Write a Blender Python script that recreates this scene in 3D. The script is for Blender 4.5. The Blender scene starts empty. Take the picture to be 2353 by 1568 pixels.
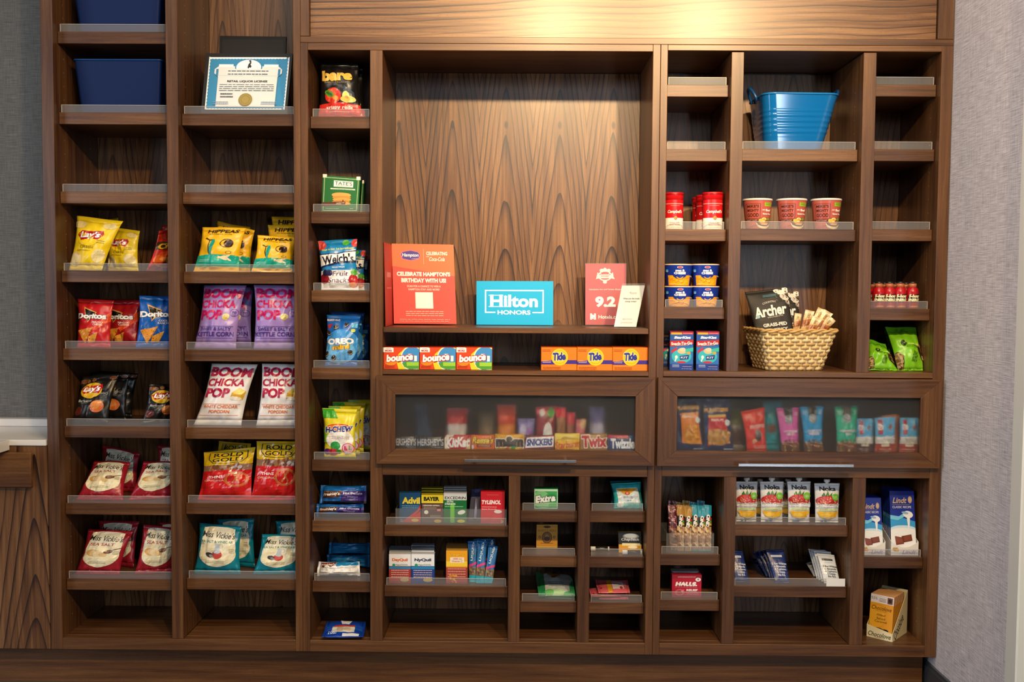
import bpy, bmesh, math, random
from mathutils import Vector, Matrix, noise

SC = bpy.context.scene
COL = SC.collection
PI = math.pi

# ------------------------------------------------------------------ camera
F = 2314.0                      # focal length in pixels of the 2353 x 1568 frame
D = 3.30                        # camera to cabinet face, metres
CAM_Z = 1.35
EY = Vector((18.5, -121.0, F)).normalized()                       # into the cabinet, in camera axes (right, down, forward)
ED = Vector((-299.5, 44203.0, F)).normalized()
ED = (ED - EY * ED.dot(EY)).normalized()                          # straight down
EX = ED.cross(EY).normalized()
cam_data = bpy.data.cameras.new('camera')
cam_data.sensor_width = 36.0
cam_data.lens = 36.0 * F / 2353.0
cam_data.clip_start = 0.05
cam = bpy.data.objects.new('camera', cam_data)
COL.objects.link(cam)
_r = Vector((EX.x, EY.x, -ED.x)); _d = Vector((EX.y, EY.y, -ED.y)); _f = Vector((EX.z, EY.z, -ED.z))
_m = Matrix((_r, -_d, -_f)).transposed().to_4x4()
_m.translation = Vector((0.0, -D, CAM_Z))
cam.matrix_world = _m
SC.camera = cam

def ray(px, py):
    d = Vector((px - 1176.5, py - 784.0, F))
    return Vector((d.dot(EX), d.dot(EY), -d.dot(ED)))

def at(px, py, y=0.0):
    """The point of the plane at depth y that the photo shows at this pixel."""
    w = ray(px, py); t = (y + D) / w.y
    return Vector((t * w.x, y, CAM_Z + t * w.z))

def atz(px, py, z):
    w = ray(px, py); t = (z - CAM_Z) / w.z
    return Vector((t * w.x, t * w.y - D, z))

# ------------------------------------------------------------------ world and light
SC.view_settings.view_transform = 'Standard'
SC.view_settings.look = 'None'
SC.view_settings.exposure = 0.22
SC.view_settings.gamma = 1.0
SC.view_settings.use_curve_mapping = False
SC.cycles.use_denoising = True
SC.cycles.max_bounces = 8
SC.cycles.transparent_max_bounces = 12
SC.cycles.caustics_refractive = True
SC.cycles.sample_clamp_indirect = 4.0

world = bpy.data.worlds.new('room_ambient')
SC.world = world
world.use_nodes = True
world.node_tree.nodes['Background'].inputs[0].default_value = (0.80, 0.88, 1.0, 1)
world.node_tree.nodes['Background'].inputs[1].default_value = 0.015

def lamp(name, kind, loc, target, energy, color, **kw):
    l = bpy.data.lights.new(name, kind); l.energy = energy; l.color = color
    for k, v in kw.items(): setattr(l, k, v)
    o = bpy.data.objects.new(name, l); COL.objects.link(o)
    o.location = loc
    o.rotation_euler = (Vector(target) - Vector(loc)).to_track_quat('-Z', 'Y').to_euler()
    return o

WARM = (1.0, 0.70, 0.36)
for _x, _tx, _tz, _e, _n in ((1.05, 0.50, 1.93, 150, 230), (0.18, 0.06, 1.90, 130, 200)):      # wide field and tight beam of the two downlights
    lamp('ceiling_downlight', 'SPOT', (_x, -2.60, 2.88), (_x - 0.5, 0.0, 1.42), _e, WARM, spot_size=1.75, spot_blend=0.9, shadow_soft_size=0.06)
    lamp('ceiling_downlight_beam', 'SPOT', (_x, -2.60, 2.88), (_tx, 0.0, _tz), _n, WARM, spot_size=0.66, spot_blend=1.0, shadow_soft_size=0.06)
lamp('high_window_daylight', 'AREA', (0.4, -7.0, 2.85), (0.2, 0.0, 1.9), 34, (0.78, 0.88, 1.0), shape='RECTANGLE', size=2.4, size_y=0.9)
lamp('glass_door_daylight', 'AREA', (2.45, -7.0, 1.25), (0.5, 0.0, 1.6), 46, (0.78, 0.88, 1.0), shape='RECTANGLE', size=0.55, size_y=1.9)
lamp('side_window_daylight', 'AREA', (-3.9, -3.0, 1.8), (1.4, -0.4, 1.4), 54, (0.82, 0.88, 1.0), shape='RECTANGLE', size=1.6, size_y=1.8)  # added cool fill to brighten the right wall, no known window there
lamp('lobby_ceiling_light', 'AREA', (0.0, -1.35, 2.95), (0.0, -0.75, 0.0), 36, (1.0, 0.87, 0.72), shape='RECTANGLE', size=3.4, size_y=0.9)

# ------------------------------------------------------------------ materials
def lin(h):
    h = h.lstrip('#'); c = [int(h[i:i + 2], 16) / 255 for i in (0, 2, 4)]
    return tuple(x / 12.92 if x <= 0.04045 else ((x + 0.055) / 1.055) ** 2.4 for x in c) + (1.0,)

_mats = {}
def pbr(h, rough=0.5, spec=0.5, metal=0.0, coat=0.0):
    key = (h, rough, spec, metal, coat)
    if key not in _mats:
        m = bpy.data.materials.new('colour_%s_%d' % (h, int(rough * 100))); m.use_nodes = True
        b = m.node_tree.nodes['Principled BSDF']
        b.inputs['Base Color'].default_value = lin(h)
        b.inputs['Roughness'].default_value = rough
        b.inputs['Specular IOR Level'].default_value = spec
        b.inputs['Metallic'].default_value = metal
        b.inputs['Coat Weight'].default_value = coat
        b.inputs['Coat Roughness'].default_value = 0.12
        _mats[key] = m
    return _mats[key]
def film(h): return pbr(h, 0.30, 0.5)
def card(h): return pbr(h, 0.45, 0.35)

class NT:
    def __init__(s, name):
        s.m = bpy.data.materials.new(name); s.m.use_nodes = True
        s.t = s.m.node_tree; s.b = s.t.nodes['Principled BSDF']; s.out = s.t.nodes['Material Output']
    def n(s, kind, **props):
        o = s.t.nodes.new(kind)
        for k, v in props.items(): setattr(o, k, v)
        return o
    def link(s, a, b): s.t.links.new(a, b)
    def val(s, sock, v):
        if hasattr(v, 'is_linked') or isinstance(v, bpy.types.NodeSocket): s.link(v, sock)
        else: sock.default_value = v
    def math(s, op, a, b=0.0, c=None):
        o = s.n('ShaderNodeMath', operation=op); s.val(o.inputs[0], a); s.val(o.inputs[1], b)
        if c is not None: s.val(o.inputs[2], c)
        return o.outputs[0]
    def noise(s, vec, scale, detail=2.0, rough=0.5, dist=0.0):
        o = s.n('ShaderNodeTexNoise'); s.link(vec, o.inputs['Vector']); o.inputs['Scale'].default_value = scale
        o.inputs['Detail'].default_value = detail; o.inputs['Roughness'].default_value = rough; o.inputs['Distortion'].default_value = dist
        return o.outputs[0]
    def comb(s, x, y, z):
        o = s.n('ShaderNodeCombineXYZ')
        for i, v in enumerate((x, y, z)): s.val(o.inputs[i], v)
        return o.outputs[0]
    def ramp(s, fac, stops):
        o = s.n('ShaderNodeValToRGB'); s.link(fac, o.inputs[0])
        e = o.color_ramp.elements
        while len(e) < len(stops): e.new(0.5)
        for k, (p, h) in enumerate(stops): e[k].position = p; e[k].color = lin(h)
        return o.outputs[0]

def wood(name, axis, figure=None, stops=None, rough=0.40, spec=0.40, coat=0.10, crough=0.23, knot=None):
    """Walnut. axis = direction of the grain; figure = (leaf width, offset, lift, curve, sharpness) of a cathedral veneer, or None for straight grain."""
    t = NT(name)
    tc = t.n('ShaderNodeTexCoord'); sep = t.n('ShaderNodeSeparateXYZ'); t.link(tc.outputs['Object'], sep.inputs[0])
    oi = t.n('ShaderNodeObjectInfo')
    X, Y, Z = sep.outputs
    A, B, L = {'z': (X, Y, Z), 'x': (Z, Y, X), 'y': (X, Z, Y)}[axis]
    shift = t.math('MULTIPLY', oi.outputs['Random'], 7.3)
    if figure: shift = 0.0
    A2 = t.math('ADD', A, shift)
    base = t.comb(A2, B, t.math('MULTIPLY', t.math('ADD', L, shift), 0.10))
    broad = t.noise(base, 9.0, 2.0, 0.5)
    warp = t.math('MULTIPLY_ADD', broad, 0.05, A2)
    mid = t.noise(t.comb(warp, B, t.math('MULTIPLY', L, 0.035)), 62.0, 3.0, 0.6)
    fine = t.noise(t.comb(A2, B, t.math('MULTIPLY', L, 0.022)), 420.0, 2.0, 0.6)
    pore = t.noise(t.comb(A2, B, t.math('MULTIPLY', L, 0.08)), 900.0, 1.0, 0.5)
    f = t.math('MULTIPLY', mid, 0.46)
    f = t.math('MULTIPLY_ADD', broad, 0.34, f)
    f = t.math('MULTIPLY_ADD', fine, 0.20, f)
    if figure:
        w, off, lift, curve, amt = figure
        s = t.math('PINGPONG', t.math('ADD', A, off + 40 * w), w / 2)
        s = t.math('DIVIDE', s, w / 2)                              # 0 at a leaf's joint, 1 in its middle
        q = t.math('SUBTRACT', 1.0, s)
        wob = t.noise(t.comb(A, 0.0, t.math('MULTIPLY', L, 0.16)), 9.0, 2.0, 0.5)
        wob2 = t.noise(t.comb(t.math('MULTIPLY', s, 0.35), 0.0, L), 1.7, 1.0, 0.4)
        q2 = t.math('SUBTRACT', t.math('SQRT', t.math('MULTIPLY_ADD', q, q, 0.07)), 0.26)
        ph = t.math('MULTIPLY_ADD', L, lift, t.math('MULTIPLY', q2, curve))
        ph = t.math('MULTIPLY_ADD', wob, 0.9, ph)
        ph = t.math('MULTIPLY_ADD', wob2, 3.0, ph)
        fr = t.math('FRACT', ph)
        band = t.math('POWER', fr, 6.5)                              # soft rise, hard dark late-wood line
        strength = t.noise(t.comb(t.math('MULTIPLY', t.math('FLOOR', ph), 3.7), 0.0, 0.0), 1.0, 0.0)
        strength = t.math('MULTIPLY', t.math('POWER', strength, 1.5), amt * 2.2)
        stripe = t.noise(t.comb(t.math('ADD', t.math('ADD', A, t.math('MULTIPLY', wob, 0.05)), 3.1), 0.0, t.math('MULTIPLY', L, 0.02)), 95.0, 2.0, 0.65)
        f = t.math('MULTIPLY_ADD', t.math('SUBTRACT', stripe, 0.5), 0.42, f)
        f = t.math('SUBTRACT', t.math('ADD', f, amt * 0.22), t.math('MULTIPLY', band, strength))
    if knot is not None:                                             # a small knot in the middle of each leaf
        kd = t.math('SQRT', t.math('ADD', t.math('POWER', t.math('MULTIPLY', q, w / 2), 2.0), t.math('POWER', t.math('MULTIPLY', t.math('SUBTRACT', L, knot), 0.5), 2.0)))
        kf = t.math('MAXIMUM', t.math('SUBTRACT', 1.0, t.math('DIVIDE', kd, 0.0085)), 0.0)
        f = t.math('MULTIPLY_ADD', kf, -0.55, f)
    f = t.math('ADD', t.math('MULTIPLY', t.math('SUBTRACT', f, 0.5), 1.9), 0.5)
    tint = t.math('MULTIPLY_ADD', oi.outputs['Random'], 0.16, -0.08)
    f = t.math('ADD', f, tint)
    col = t.ramp(f, stops or [(0.02, '24140a'), (0.32, '452917'), (0.60, '624024'), (0.98, '86603c')])
    pr = t.math('MULTIPLY', t.math('GREATER_THAN', pore, 0.66), 0.35)
    mix = t.n('ShaderNodeMix', data_type='RGBA'); t.link(pr, mix.inputs[0]); t.link(col, mix.inputs[6]); mix.inputs[7].default_value = lin('23140c')
    t.link(mix.outputs[2], t.b.inputs['Base Color'])
    t.b.inputs['Roughness'].default_value = rough
    t.b.inputs['Specular IOR Level'].default_value = spec
    t.b.inputs['Coat Weight'].default_value = coat; t.b.inputs['Coat Roughness'].default_value = crough
    bp = t.n('ShaderNodeBump'); bp.inputs['Strength'].default_value = 0.10; bp.inputs['Distance'].default_value = 0.001
    t.link(fine, bp.inputs['Height']); t.link(bp.outputs[0], t.b.inputs['Normal'])
    return t.m

WV = wood('walnut_upright', 'z')
WH = wood('walnut_level', 'x')
WD = wood('walnut_deep', 'x')
WBACK = wood('walnut_back', 'z', (0.20, 0.05, 7.0, 6.2, 0.36))
WNICHE = wood('walnut_niche', 'z', (0.192, 0.030, 6.2, 6.2, 0.60), rough=0.36, coat=0.2, knot=at(1180, 287, 0.34).z - 0.133)
WHEAD = wood('walnut_header', 'x', (0.62, 0.02, 1.6, 15.0, 0.62), rough=0.40, coat=0.20, crough=0.25)
WBASE = wood('walnut_base_door', 'z', (0.26, 0.10, 5.0, 5.2, 0.42))

def acrylic(name, haze, tone, rough):
    t = NT(name)
    tr = t.n('ShaderNodeBsdfTransparent'); tr.inputs[0].default_value = (0.96, 0.97, 0.97, 1)
    t.b.inputs['Base Color'].default_value = lin(tone); t.b.inputs['Roughness'].default_value = rough
    mx = t.n('ShaderNodeMixShader'); mx.inputs[0].default_value = haze
    t.link(tr.outputs[0], mx.inputs[1]); t.link(t.b.outputs[0], mx.inputs[2]); t.link(mx.outputs[0], t.out.inputs[0])
    return t.m
LIP = acrylic('satin_acrylic', 0.13, 'b8b8bc', 0.25)
LIPEDGE = acrylic('acrylic_edge', 0.5, 'd8d6d2', 0.3)
CLEAR = acrylic('clear_acrylic', 0.07, 'd8dde0', 0.10)

def see_through(name):
    t = NT(name); tr = t.n('ShaderNodeBsdfTransparent'); tr.inputs[0].default_value = (0.98, 0.985, 0.985, 1)
    m = t.n('ShaderNodeMixShader'); m.inputs[0].default_value = 0.02; t.b.inputs['Roughness'].default_value = 0.2
    t.link(tr.outputs[0], m.inputs[1]); t.link(t.b.outputs[0], m.inputs[2]); t.link(m.outputs[0], t.out.inputs[0])
    return t.m
GLASSBACK = see_through('clear_glass_face')

def frosted():
    t = NT('frosted_glass')
    tr = t.n('ShaderNodeBsdfTransparent'); tr.inputs[0].default_value = (0.93, 0.95, 0.96, 1)
    rf = t.n('ShaderNodeBsdfRefraction'); rf.inputs['Roughness'].default_value = 0.50; rf.inputs['IOR'].default_value = 1.42
    rf.inputs['Color'].default_value = (0.95, 0.97, 0.98, 1)
    t.b.inputs['Base Color'].default_value = lin('aeb4ba'); t.b.inputs['Roughness'].default_value = 0.4
    m1 = t.n('ShaderNodeMixShader'); m1.inputs[0].default_value = 0.67
    t.link(tr.outputs[0], m1.inputs[1]); t.link(rf.outputs[0], m1.inputs[2])
    m2 = t.n('ShaderNodeMixShader'); m2.inputs[0].default_value = 0.05
    t.link(m1.outputs[0], m2.inputs[1]); t.link(t.b.outputs[0], m2.inputs[2]); t.link(m2.outputs[0], t.out.inputs[0])
    return t.m
FROST = frosted()

def weave(name, a, b, scale, axis):
    t = NT(name)
    tc = t.n('ShaderNodeTexCoord'); sep = t.n('ShaderNodeSeparateXYZ'); t.link(tc.outputs['Object'], sep.inputs[0])
    U = sep.outputs[1] if axis == 'yz' else sep.outputs[0]; Vv = sep.outputs[2]
    n1 = t.noise(t.comb(t.math('MULTIPLY', U, 0.06), Vv, 0.0), scale, 2.0, 0.6)
    n2 = t.noise(t.comb(U, t.math('MULTIPLY', Vv, 0.05), 3.0), scale, 2.0, 0.6)
    n3 = t.noise(t.comb(U, Vv, 7.0), 6.0, 2.0, 0.5)
    f = t.math('MULTIPLY_ADD', n1, 0.62, t.math('MULTIPLY', n2, 0.38))
    f = t.math('ADD', t.math('MULTIPLY', t.math('SUBTRACT', f, 0.5), 2.0), 0.5)
    f = t.math('MULTIPLY_ADD', n3, 0.12, f)
    t.link(t.ramp(f, [(0.1, a), (0.95, b)]), t.b.inputs['Base Color'])
    t.b.inputs['Roughness'].default_value = 0.6; t.b.inputs['Specular IOR Level'].default_value = 0.3
    bp = t.n('ShaderNodeBump'); bp.inputs['Strength'].default_value = 0.25; bp.inputs['Distance'].default_value = 0.002
    t.link(f, bp.inputs['Height']); t.link(bp.outputs[0], t.b.inputs['Normal'])
    return t.m
WALLR = weave('wallcovering_right', '9c9aa3', 'f6f3fb', 300.0, 'yz')
WALLB = weave('wallcovering_back', '454543', '767470', 330.0, 'xz')

# ------------------------------------------------------------------ objects
def empty(name, loc, label=None, cat=None, group=None):
    o = bpy.data.objects.new(name, None); COL.objects.link(o); o.location = loc; o.empty_display_size = 0.02
    if label: o['label'] = label
    if cat: o['category'] = cat
    if group: o['group'] = group
    return o

def mesh(name, verts, faces, mats, parent=None, mi=None, smooth=False, kind=None):
    """One mesh object from world coordinates; with a parent (an Empty that is only translated, or a part of one) it is stored relative to that root."""
    root = parent
    while root is not None and root.parent is not None: root = root.parent
    off = root.location if root is not None else Vector((0, 0, 0))
    me = bpy.data.meshes.new(name)
    me.from_pydata([tuple(Vector(v) - off) for v in verts], [], faces)
    if not isinstance(mats, (list, tuple)): mats = [mats]
    for m in mats: me.materials.append(m)
    if mi: me.polygons.foreach_set('material_index', mi)
    if smooth: me.polygons.foreach_set('use_smooth', [True] * len(me.polygons))
    me.update()
    o = bpy.data.objects.new(name, me); COL.objects.link(o)
    if parent is not None: o.parent = parent
    if kind: o['kind'] = kind
    return o

class MB:
    """Collects shapes into one mesh."""
    def __init__(s): s.v = []; s.f = []; s.m = []
    def add(s, v, f, m=0):
        o = len(s.v); s.v += [Vector(p) for p in v]; s.f += [tuple(i + o for i in q) for q in f]; s.m += [m] * len(f); return s
    def box(s, x0, x1, y0, y1, z0, z1, m=0):
        v = [(x, y, z) for z in (z0, z1) for y in (y0, y1) for x in (x0, x1)]
        return s.add(v, [(0, 2, 3, 1), (4, 5, 7, 6), (0, 1, 5, 4), (2, 6, 7, 3), (0, 4, 6, 2), (1, 3, 7, 5)], m)
    def bbox(s, x0, x1, y0, y1, z0, z1, b=0.0012, m=0):
        """Box with chamfered edges."""
        v = []; idx = {}
        for sx in (0, 1):
            for sy in (0, 1):
                for sz in (0, 1):
                    for ax in range(3):
                        p = [(x0, x1)[sx], (y0, y1)[sy], (z0, z1)[sz]]
                        for k in range(3):
                            if k != ax: p[k] += b * (1, -1)[(sx, sy, sz)[k]]
                        idx[(sx, sy, sz, ax)] = len(v); v.append(p)
        f = []
        for ax in range(3):
            o1, o2 = [k for k in range(3) if k != ax]
            for s0 in (0, 1):
                q = []
                for a, c in ((0, 0), (1, 0), (1, 1), (0, 1)):
                    t = [0, 0, 0]; t[ax] = s0; t[o1] = a; t[o2] = c
                    q.append(idx[(*t, ax)])
                f.append(tuple(q))
            for a in (0, 1):
                for c in (0, 1):
                    q = []
                    for s0, w in ((0, o1), (1, o1), (1, o2), (0, o2)):
                        t = [0, 0, 0]; t[ax] = s0; t[o1] = a; t[o2] = c
                        q.append(idx[(*t, w)])
                    f.append(tuple(q))
        for sx in (0, 1):
            for sy in (0, 1):
                for sz in (0, 1): f.append(tuple(idx[(sx, sy, sz, k)] for k in range(3)))
        return s.add(v, f, m)
    def loft(s, rings, m=0, cap0=True, cap1=True, closed=True):
        o = len(s.v); n = len(rings[0])
        for r in rings: s.v += [Vector(p) for p in r]
        for j in range(len(rings) - 1):
            for i in range(n if closed else n - 1):
                a, b = o + j * n + i, o + j * n + (i + 1) % n
                s.f.append((a, b, b + n, a + n)); s.m.append(m)
        if cap0: s.f.append(tuple(o + i for i in reversed(range(n)))); s.m.append(m)
        if cap1: s.f.append(tuple(o + (len(rings) - 1) * n + i for i in range(n))); s.m.append(m)
        return s
    def lathe(s, c, prof, n=32, m=0, cap0=True, cap1=True):
        return s.loft([[Vector((c[0] + r * math.cos(2 * PI * i / n), c[1] + r * math.sin(2 * PI * i / n), c[2] + z)) for i in range(n)] for r, z in prof], m, cap0, cap1)
    def tube(s, pts, r, n=8, m=0, closed=False, rr=None):
        rings = []; N = len(pts); pts = [Vector(p) for p in pts]
        up = Vector((0.13, 0.31, 0.94))
        for i, p in enumerate(pts):
            d = (pts[(i + 1) % N if closed else min(i + 1, N - 1)] - pts[(i - 1) % N if closed else max(i - 1, 0)]).normalized()
            a = d.cross(up).normalized(); b = a.cross(d)
            q = rr[i] if rr else r
            rings.append([p + (a * math.cos(2 * PI * k / n) + b * math.sin(2 * PI * k / n)) * q for k in range(n)])
        if closed: rings.append(rings[0])
        return s.loft(rings, m, not closed, not closed)
    def out(s, name, mats, parent=None, smooth=False, kind=None):
        return mesh(name, s.v, s.f, mats, parent, s.m, smooth, kind)

def fix_normals(o):
    bm = bmesh.new(); bm.from_mesh(o.data); bmesh.ops.recalc_face_normals(bm, faces=bm.faces); bm.to_mesh(o.data); bm.free()
    return o

# ------------------------------------------------------------------ printing on surfaces
_txt = {}
def text_mesh(s, bold=0.0):
    key = (s, bold)
    if key not in _txt:
        c = bpy.data.curves.new('t', 'FONT'); c.body = s; c.size = 1.0; c.offset = bold; c.resolution_u = 3; c.align_x = 'CENTER'
        c.space_line = 0.95
        o = bpy.data.objects.new('t', c)
        me = o.to_mesh()
        _txt[key] = ([(v.co.x, v.co.y) for v in me.vertices], [tuple(p.vertices) for p in me.polygons])
        o.to_mesh_clear(); bpy.data.objects.remove(o); bpy.data.curves.remove(c)
    return _txt[key]

def T(s, cx, cy, w, h, col, sh=0.0, rot=0.0, b=0.02, ol=None, olw=0.05, arc=0.0): return ('t', s, cx, cy, w, h, col, sh, rot, b, ol, olw, arc)
def R(cx, cy, w, h, col, rot=0.0): return ('p', [(-w / 2, -h / 2), (w / 2, -h / 2), (w / 2, h / 2), (-w / 2, h / 2)], cx, cy, col, rot)
def E(cx, cy, rx, ry, col, rot=0.0, n=28): return ('p', [(rx * math.cos(2 * PI * i / n), ry * math.sin(2 * PI * i / n)) for i in range(n)], cx, cy, col, rot)
def P(pts, col): return ('p', [tuple(p) for p in pts], 0.0, 0.0, col, 0.0)
def RING(cx, cy, rx, ry, k, col, n=28): return ('r', cx, cy, rx, ry, k, col, n)
def BOXL(cx, cy, w, h, t, col, asp=1.0):
    """A rectangle drawn as a line."""
    return [R(cx, cy - h / 2, w, t * asp, col), R(cx, cy + h / 2, w, t * asp, col), R(cx - w / 2, cy, t, h, col), R(cx + w / 2, cy, t, h, col)]

class Patch:
    """A front surface in u (across), v (up)."""
    def __init__(s, grid): s.g = grid; s.nv = len(grid) - 1; s.nu = len(grid[0]) - 1; s.asp = ((grid[0][-1] - grid[0][0]).length + 1e-6) / ((grid[-1][0] - grid[0][0]).length + 1e-6)
    def pos(s, u, v):
        u = min(max(u, 0), 1) * s.nu; v = min(max(v, 0), 1) * s.nv
        i = min(int(u), s.nu - 1); j = min(int(v), s.nv - 1); a = u - i; b = v - j
        g = s.g
        if a >= b: p = g[j][i] + (g[j][i + 1] - g[j][i]) * a + (g[j + 1][i + 1] - g[j][i + 1]) * b
        else: p = g[j][i] + (g[j + 1][i] - g[j][i]) * b + (g[j + 1][i + 1] - g[j + 1][i]) * a
        du = (g[j][i + 1] - g[j][i]) * (1 - b) + (g[j + 1][i + 1] - g[j + 1][i]) * b
        dv = (g[j + 1][i] - g[j][i]) * (1 - a) + (g[j + 1][i + 1] - g[j][i + 1]) * a
        return p, du.cross(dv).normalized()

_flat = {}
def flatten(decals, asp, nu, nv, key=None):
    """All marks laid out in (u, v), cut along the surface's grid: {group: (verts (u, v, layer), faces, colour per face)}."""
    if key is not None and (key, nu, nv) in _flat: return _flat[(key, nu, nv)]
    out = {}
    groups = {'lettering': bmesh.new(), 'artwork': bmesh.new()}
    cols = {'lettering': [], 'artwork': []}
    flat = []
    for d in decals:
        if isinstance(d, list): flat += d
        else: flat.append(d)
    k = 0
    def put(g, pts, faces, col, layer):
        if col not in cols[g]: cols[g].append(col)
        bm = groups[g]; vs = [bm.verts.new((x, y, layer)) for x, y in pts]
        for f in faces:
            if len(set(f)) < 3: continue
            try: q = bm.faces.new([vs[i] for i in f]); q.material_index = cols[g].index(col)
            except ValueError: pass
    for d in flat:
        if d[0] == 't':
            _, s, cx, cy, w, h, col, sh, rot, b, ol, olw, arc = d
            base, _f = text_mesh(s, b)
            if not base: continue
            xs = [p[0] + sh * p[1] for p in base]; ys = [p[1] for p in base]
            x0, x1, y0, y1 = min(xs), max(xs), min(ys), max(ys)
            c, sn = math.cos(math.radians(rot)), math.sin(math.radians(rot))
            for (bb, cc) in (((b + olw, ol),) if ol else ()) + ((b, col),):
                pts, fs = text_mesh(s, bb)
                q = []
                for x, y in pts:
                    X = ((x + sh * y - x0) / (x1 - x0) - 0.5) * w * asp; Y = ((y - y0) / (y1 - y0) - 0.5) * h
                    if arc: Y += arc * (1 - (2 * X / (w * asp)) ** 2)
                    q.append((cx + (c * X - sn * Y) / asp, cy + sn * X + c * Y))
                put('lettering', q, fs, cc, k); k += 1
        elif d[0] == 'p':
            _, pts, cx, cy, col, rot = d
            c, sn = math.cos(math.radians(rot)), math.sin(math.radians(rot))
            q = [(cx + (c * x * asp - sn * y) / asp, cy + sn * x * asp + c * y) for x, y in pts]
            put('artwork', q, [tuple(range(len(q)))], col, k); k += 1
        else:
            _, cx, cy, rx, ry, kk, col, n = d
            q = [(cx + r * rx * math.cos(2 * PI * i / n), cy + r * ry * math.sin(2 * PI * i / n)) for r in (1, 1 - kk) for i in range(n)]
            put('artwork', q, [(i, (i + 1) % n, n + (i + 1) % n, n + i) for i in range(n)], col, k); k += 1
    for g, bm in groups.items():
        if len(bm.faces):
            bmesh.ops.triangulate(bm, faces=[f for f in bm.faces if len(f.verts) > 4])
            cuts = [(Vector((1, 0, 0)), i / nu) for i in range(1, nu)] + [(Vector((0, 1, 0)), i / nv) for i in range(1, nv)]
            if nu > 1 and nv > 1: cuts += [(Vector((nu, -nv, 0)), float(i)) for i in range(1 - nv, nu)]
            for no, at_ in cuts:
                if True:
                    near = []
                    for f in bm.faces:
                        ds = [v.co.x * no.x + v.co.y * no.y for v in f.verts]
                        if min(ds) < at_ - 1e-6 and max(ds) > at_ + 1e-6: near.append(f)
                    if not near: continue
                    ge = set(near)
                    for f in near: ge.update(f.edges); ge.update(f.verts)
                    bmesh.ops.bisect_plane(bm, geom=list(ge), dist=1e-7, plane_co=no * (at_ / no.length_squared), plane_no=no.normalized())
            for co, no in (((0, 0, 0), (-1, 0, 0)), ((1, 0, 0), (1, 0, 0)), ((0, 0, 0), (0, -1, 0)), ((0, 1, 0), (0, 1, 0))):
                bmesh.ops.bisect_plane(bm, geom=list(bm.verts) + list(bm.edges) + list(bm.faces), dist=1e-7, plane_co=co, plane_no=no, clear_outer=True)
            bm.verts.index_update()
            keep = [f for f in bm.faces if -0.001 <= sum(v.co.x for v in f.verts) / len(f.verts) <= 1.001 and -0.001 <= sum(v.co.y for v in f.verts) / len(f.verts) <= 1.001]
            out[g] = ([tuple(v.co) for v in bm.verts], [tuple(v.index for v in f.verts) for f in keep], [f.material_index for f in keep], list(cols[g]))
        bm.free()
    if key is not None: _flat[(key, nu, nv)] = out
    return out

def prints(patch, decals, parent, finish=film, key=None, base=0.0005, asp=None):
    if not decals: return
    for g, (vs, fs, mi, cols) in flatten(decals, asp or patch.asp, patch.nu, patch.nv, key).items():
        V = []
        for x, y, k in vs:
            p, n = patch.pos(x, y); V.append(p + n * (base + 0.00004 * k))
        mesh(g, V, fs, [finish(c) for c in cols], parent, mi)

# ------------------------------------------------------------------ the room
XL, XR = -1.5615, 1.3905            # outer sides of the shelving
YB = 0.340                          # back panels
CEIL = 3.0
def struct(name, mb, mats): return mb.out(name, mats, None, kind='structure')
struct('floor', MB().box(-3.2, 2.2, -7.4, 0.45, -0.05, 0.0), pbr('5a5148', 0.45))
struct('wall_back', MB().box(-3.2, 2.2, YB + 0.022, YB + 0.12, 0.0, CEIL), WALLB)
struct('wall_right', MB().box(XR + 0.003, XR + 0.12, -0.50, YB + 0.022, 0.0, CEIL), WALLR)
_bb = MB(); _bb.box(XR - 0.010, XR + 0.003, -0.50, YB, 0.0, 0.085); _bb.box(XR - 0.006, XR + 0.003, -0.50, YB, 0.085, 0.096)
struct('baseboard_right', _bb, pbr('3c4148', 0.4))
_tr = MB(); _tr.bbox(XR - 0.017, XR + 0.12, -0.565, -0.50, 0.0, CEIL, 0.004); _tr.box(XR - 0.003, XR + 0.12, -0.498, -0.492, 0.0, CEIL)
struct('trim_1', _tr, pbr('dfe3e0', 0.4))

# ------------------------------------------------------------------ the shelving
PIN = pbr('b09a7c', 0.35, 0.5, 0.6)
TSH = 0.0385                        # shelf thickness
YS = 0.035                          # shelf fronts sit back from the uprights

def unit(name, loc, label):
    return empty(name, loc, label, 'shelving unit')

tall = unit('tall_shelving_unit', (-1.12, 0.0, 0.133), 'tall walnut shelving unit at the left, two columns of chip and popcorn bags')
middle = unit('display_shelving_unit', (-0.12, 0.0, 0.133), 'middle walnut unit with narrow candy column and tall open niche holding the signs')
right = unit('shelving_unit', (0.92, 0.0, 0.133), 'right walnut shelving unit with soup, noodle and tub shelves beside the grey wall')
header = unit('header_panel', (0.33, 0.0, 2.140), 'wide walnut header panel with a recessed field above the middle and right shelves')
plinth = unit('plinth', (-0.2, 0.05, 0.0), 'low recessed walnut toe kick running under all the shelving')
plinth['category'] = 'toe kick'; header['category'] = 'panel'

def board(parent, name, x0, x1, y0, y1, z0, z1, mat, b=0.0012):
    return MB().bbox(x0, x1, y0, y1, z0, z1, b).out(name, mat, parent)

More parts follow.
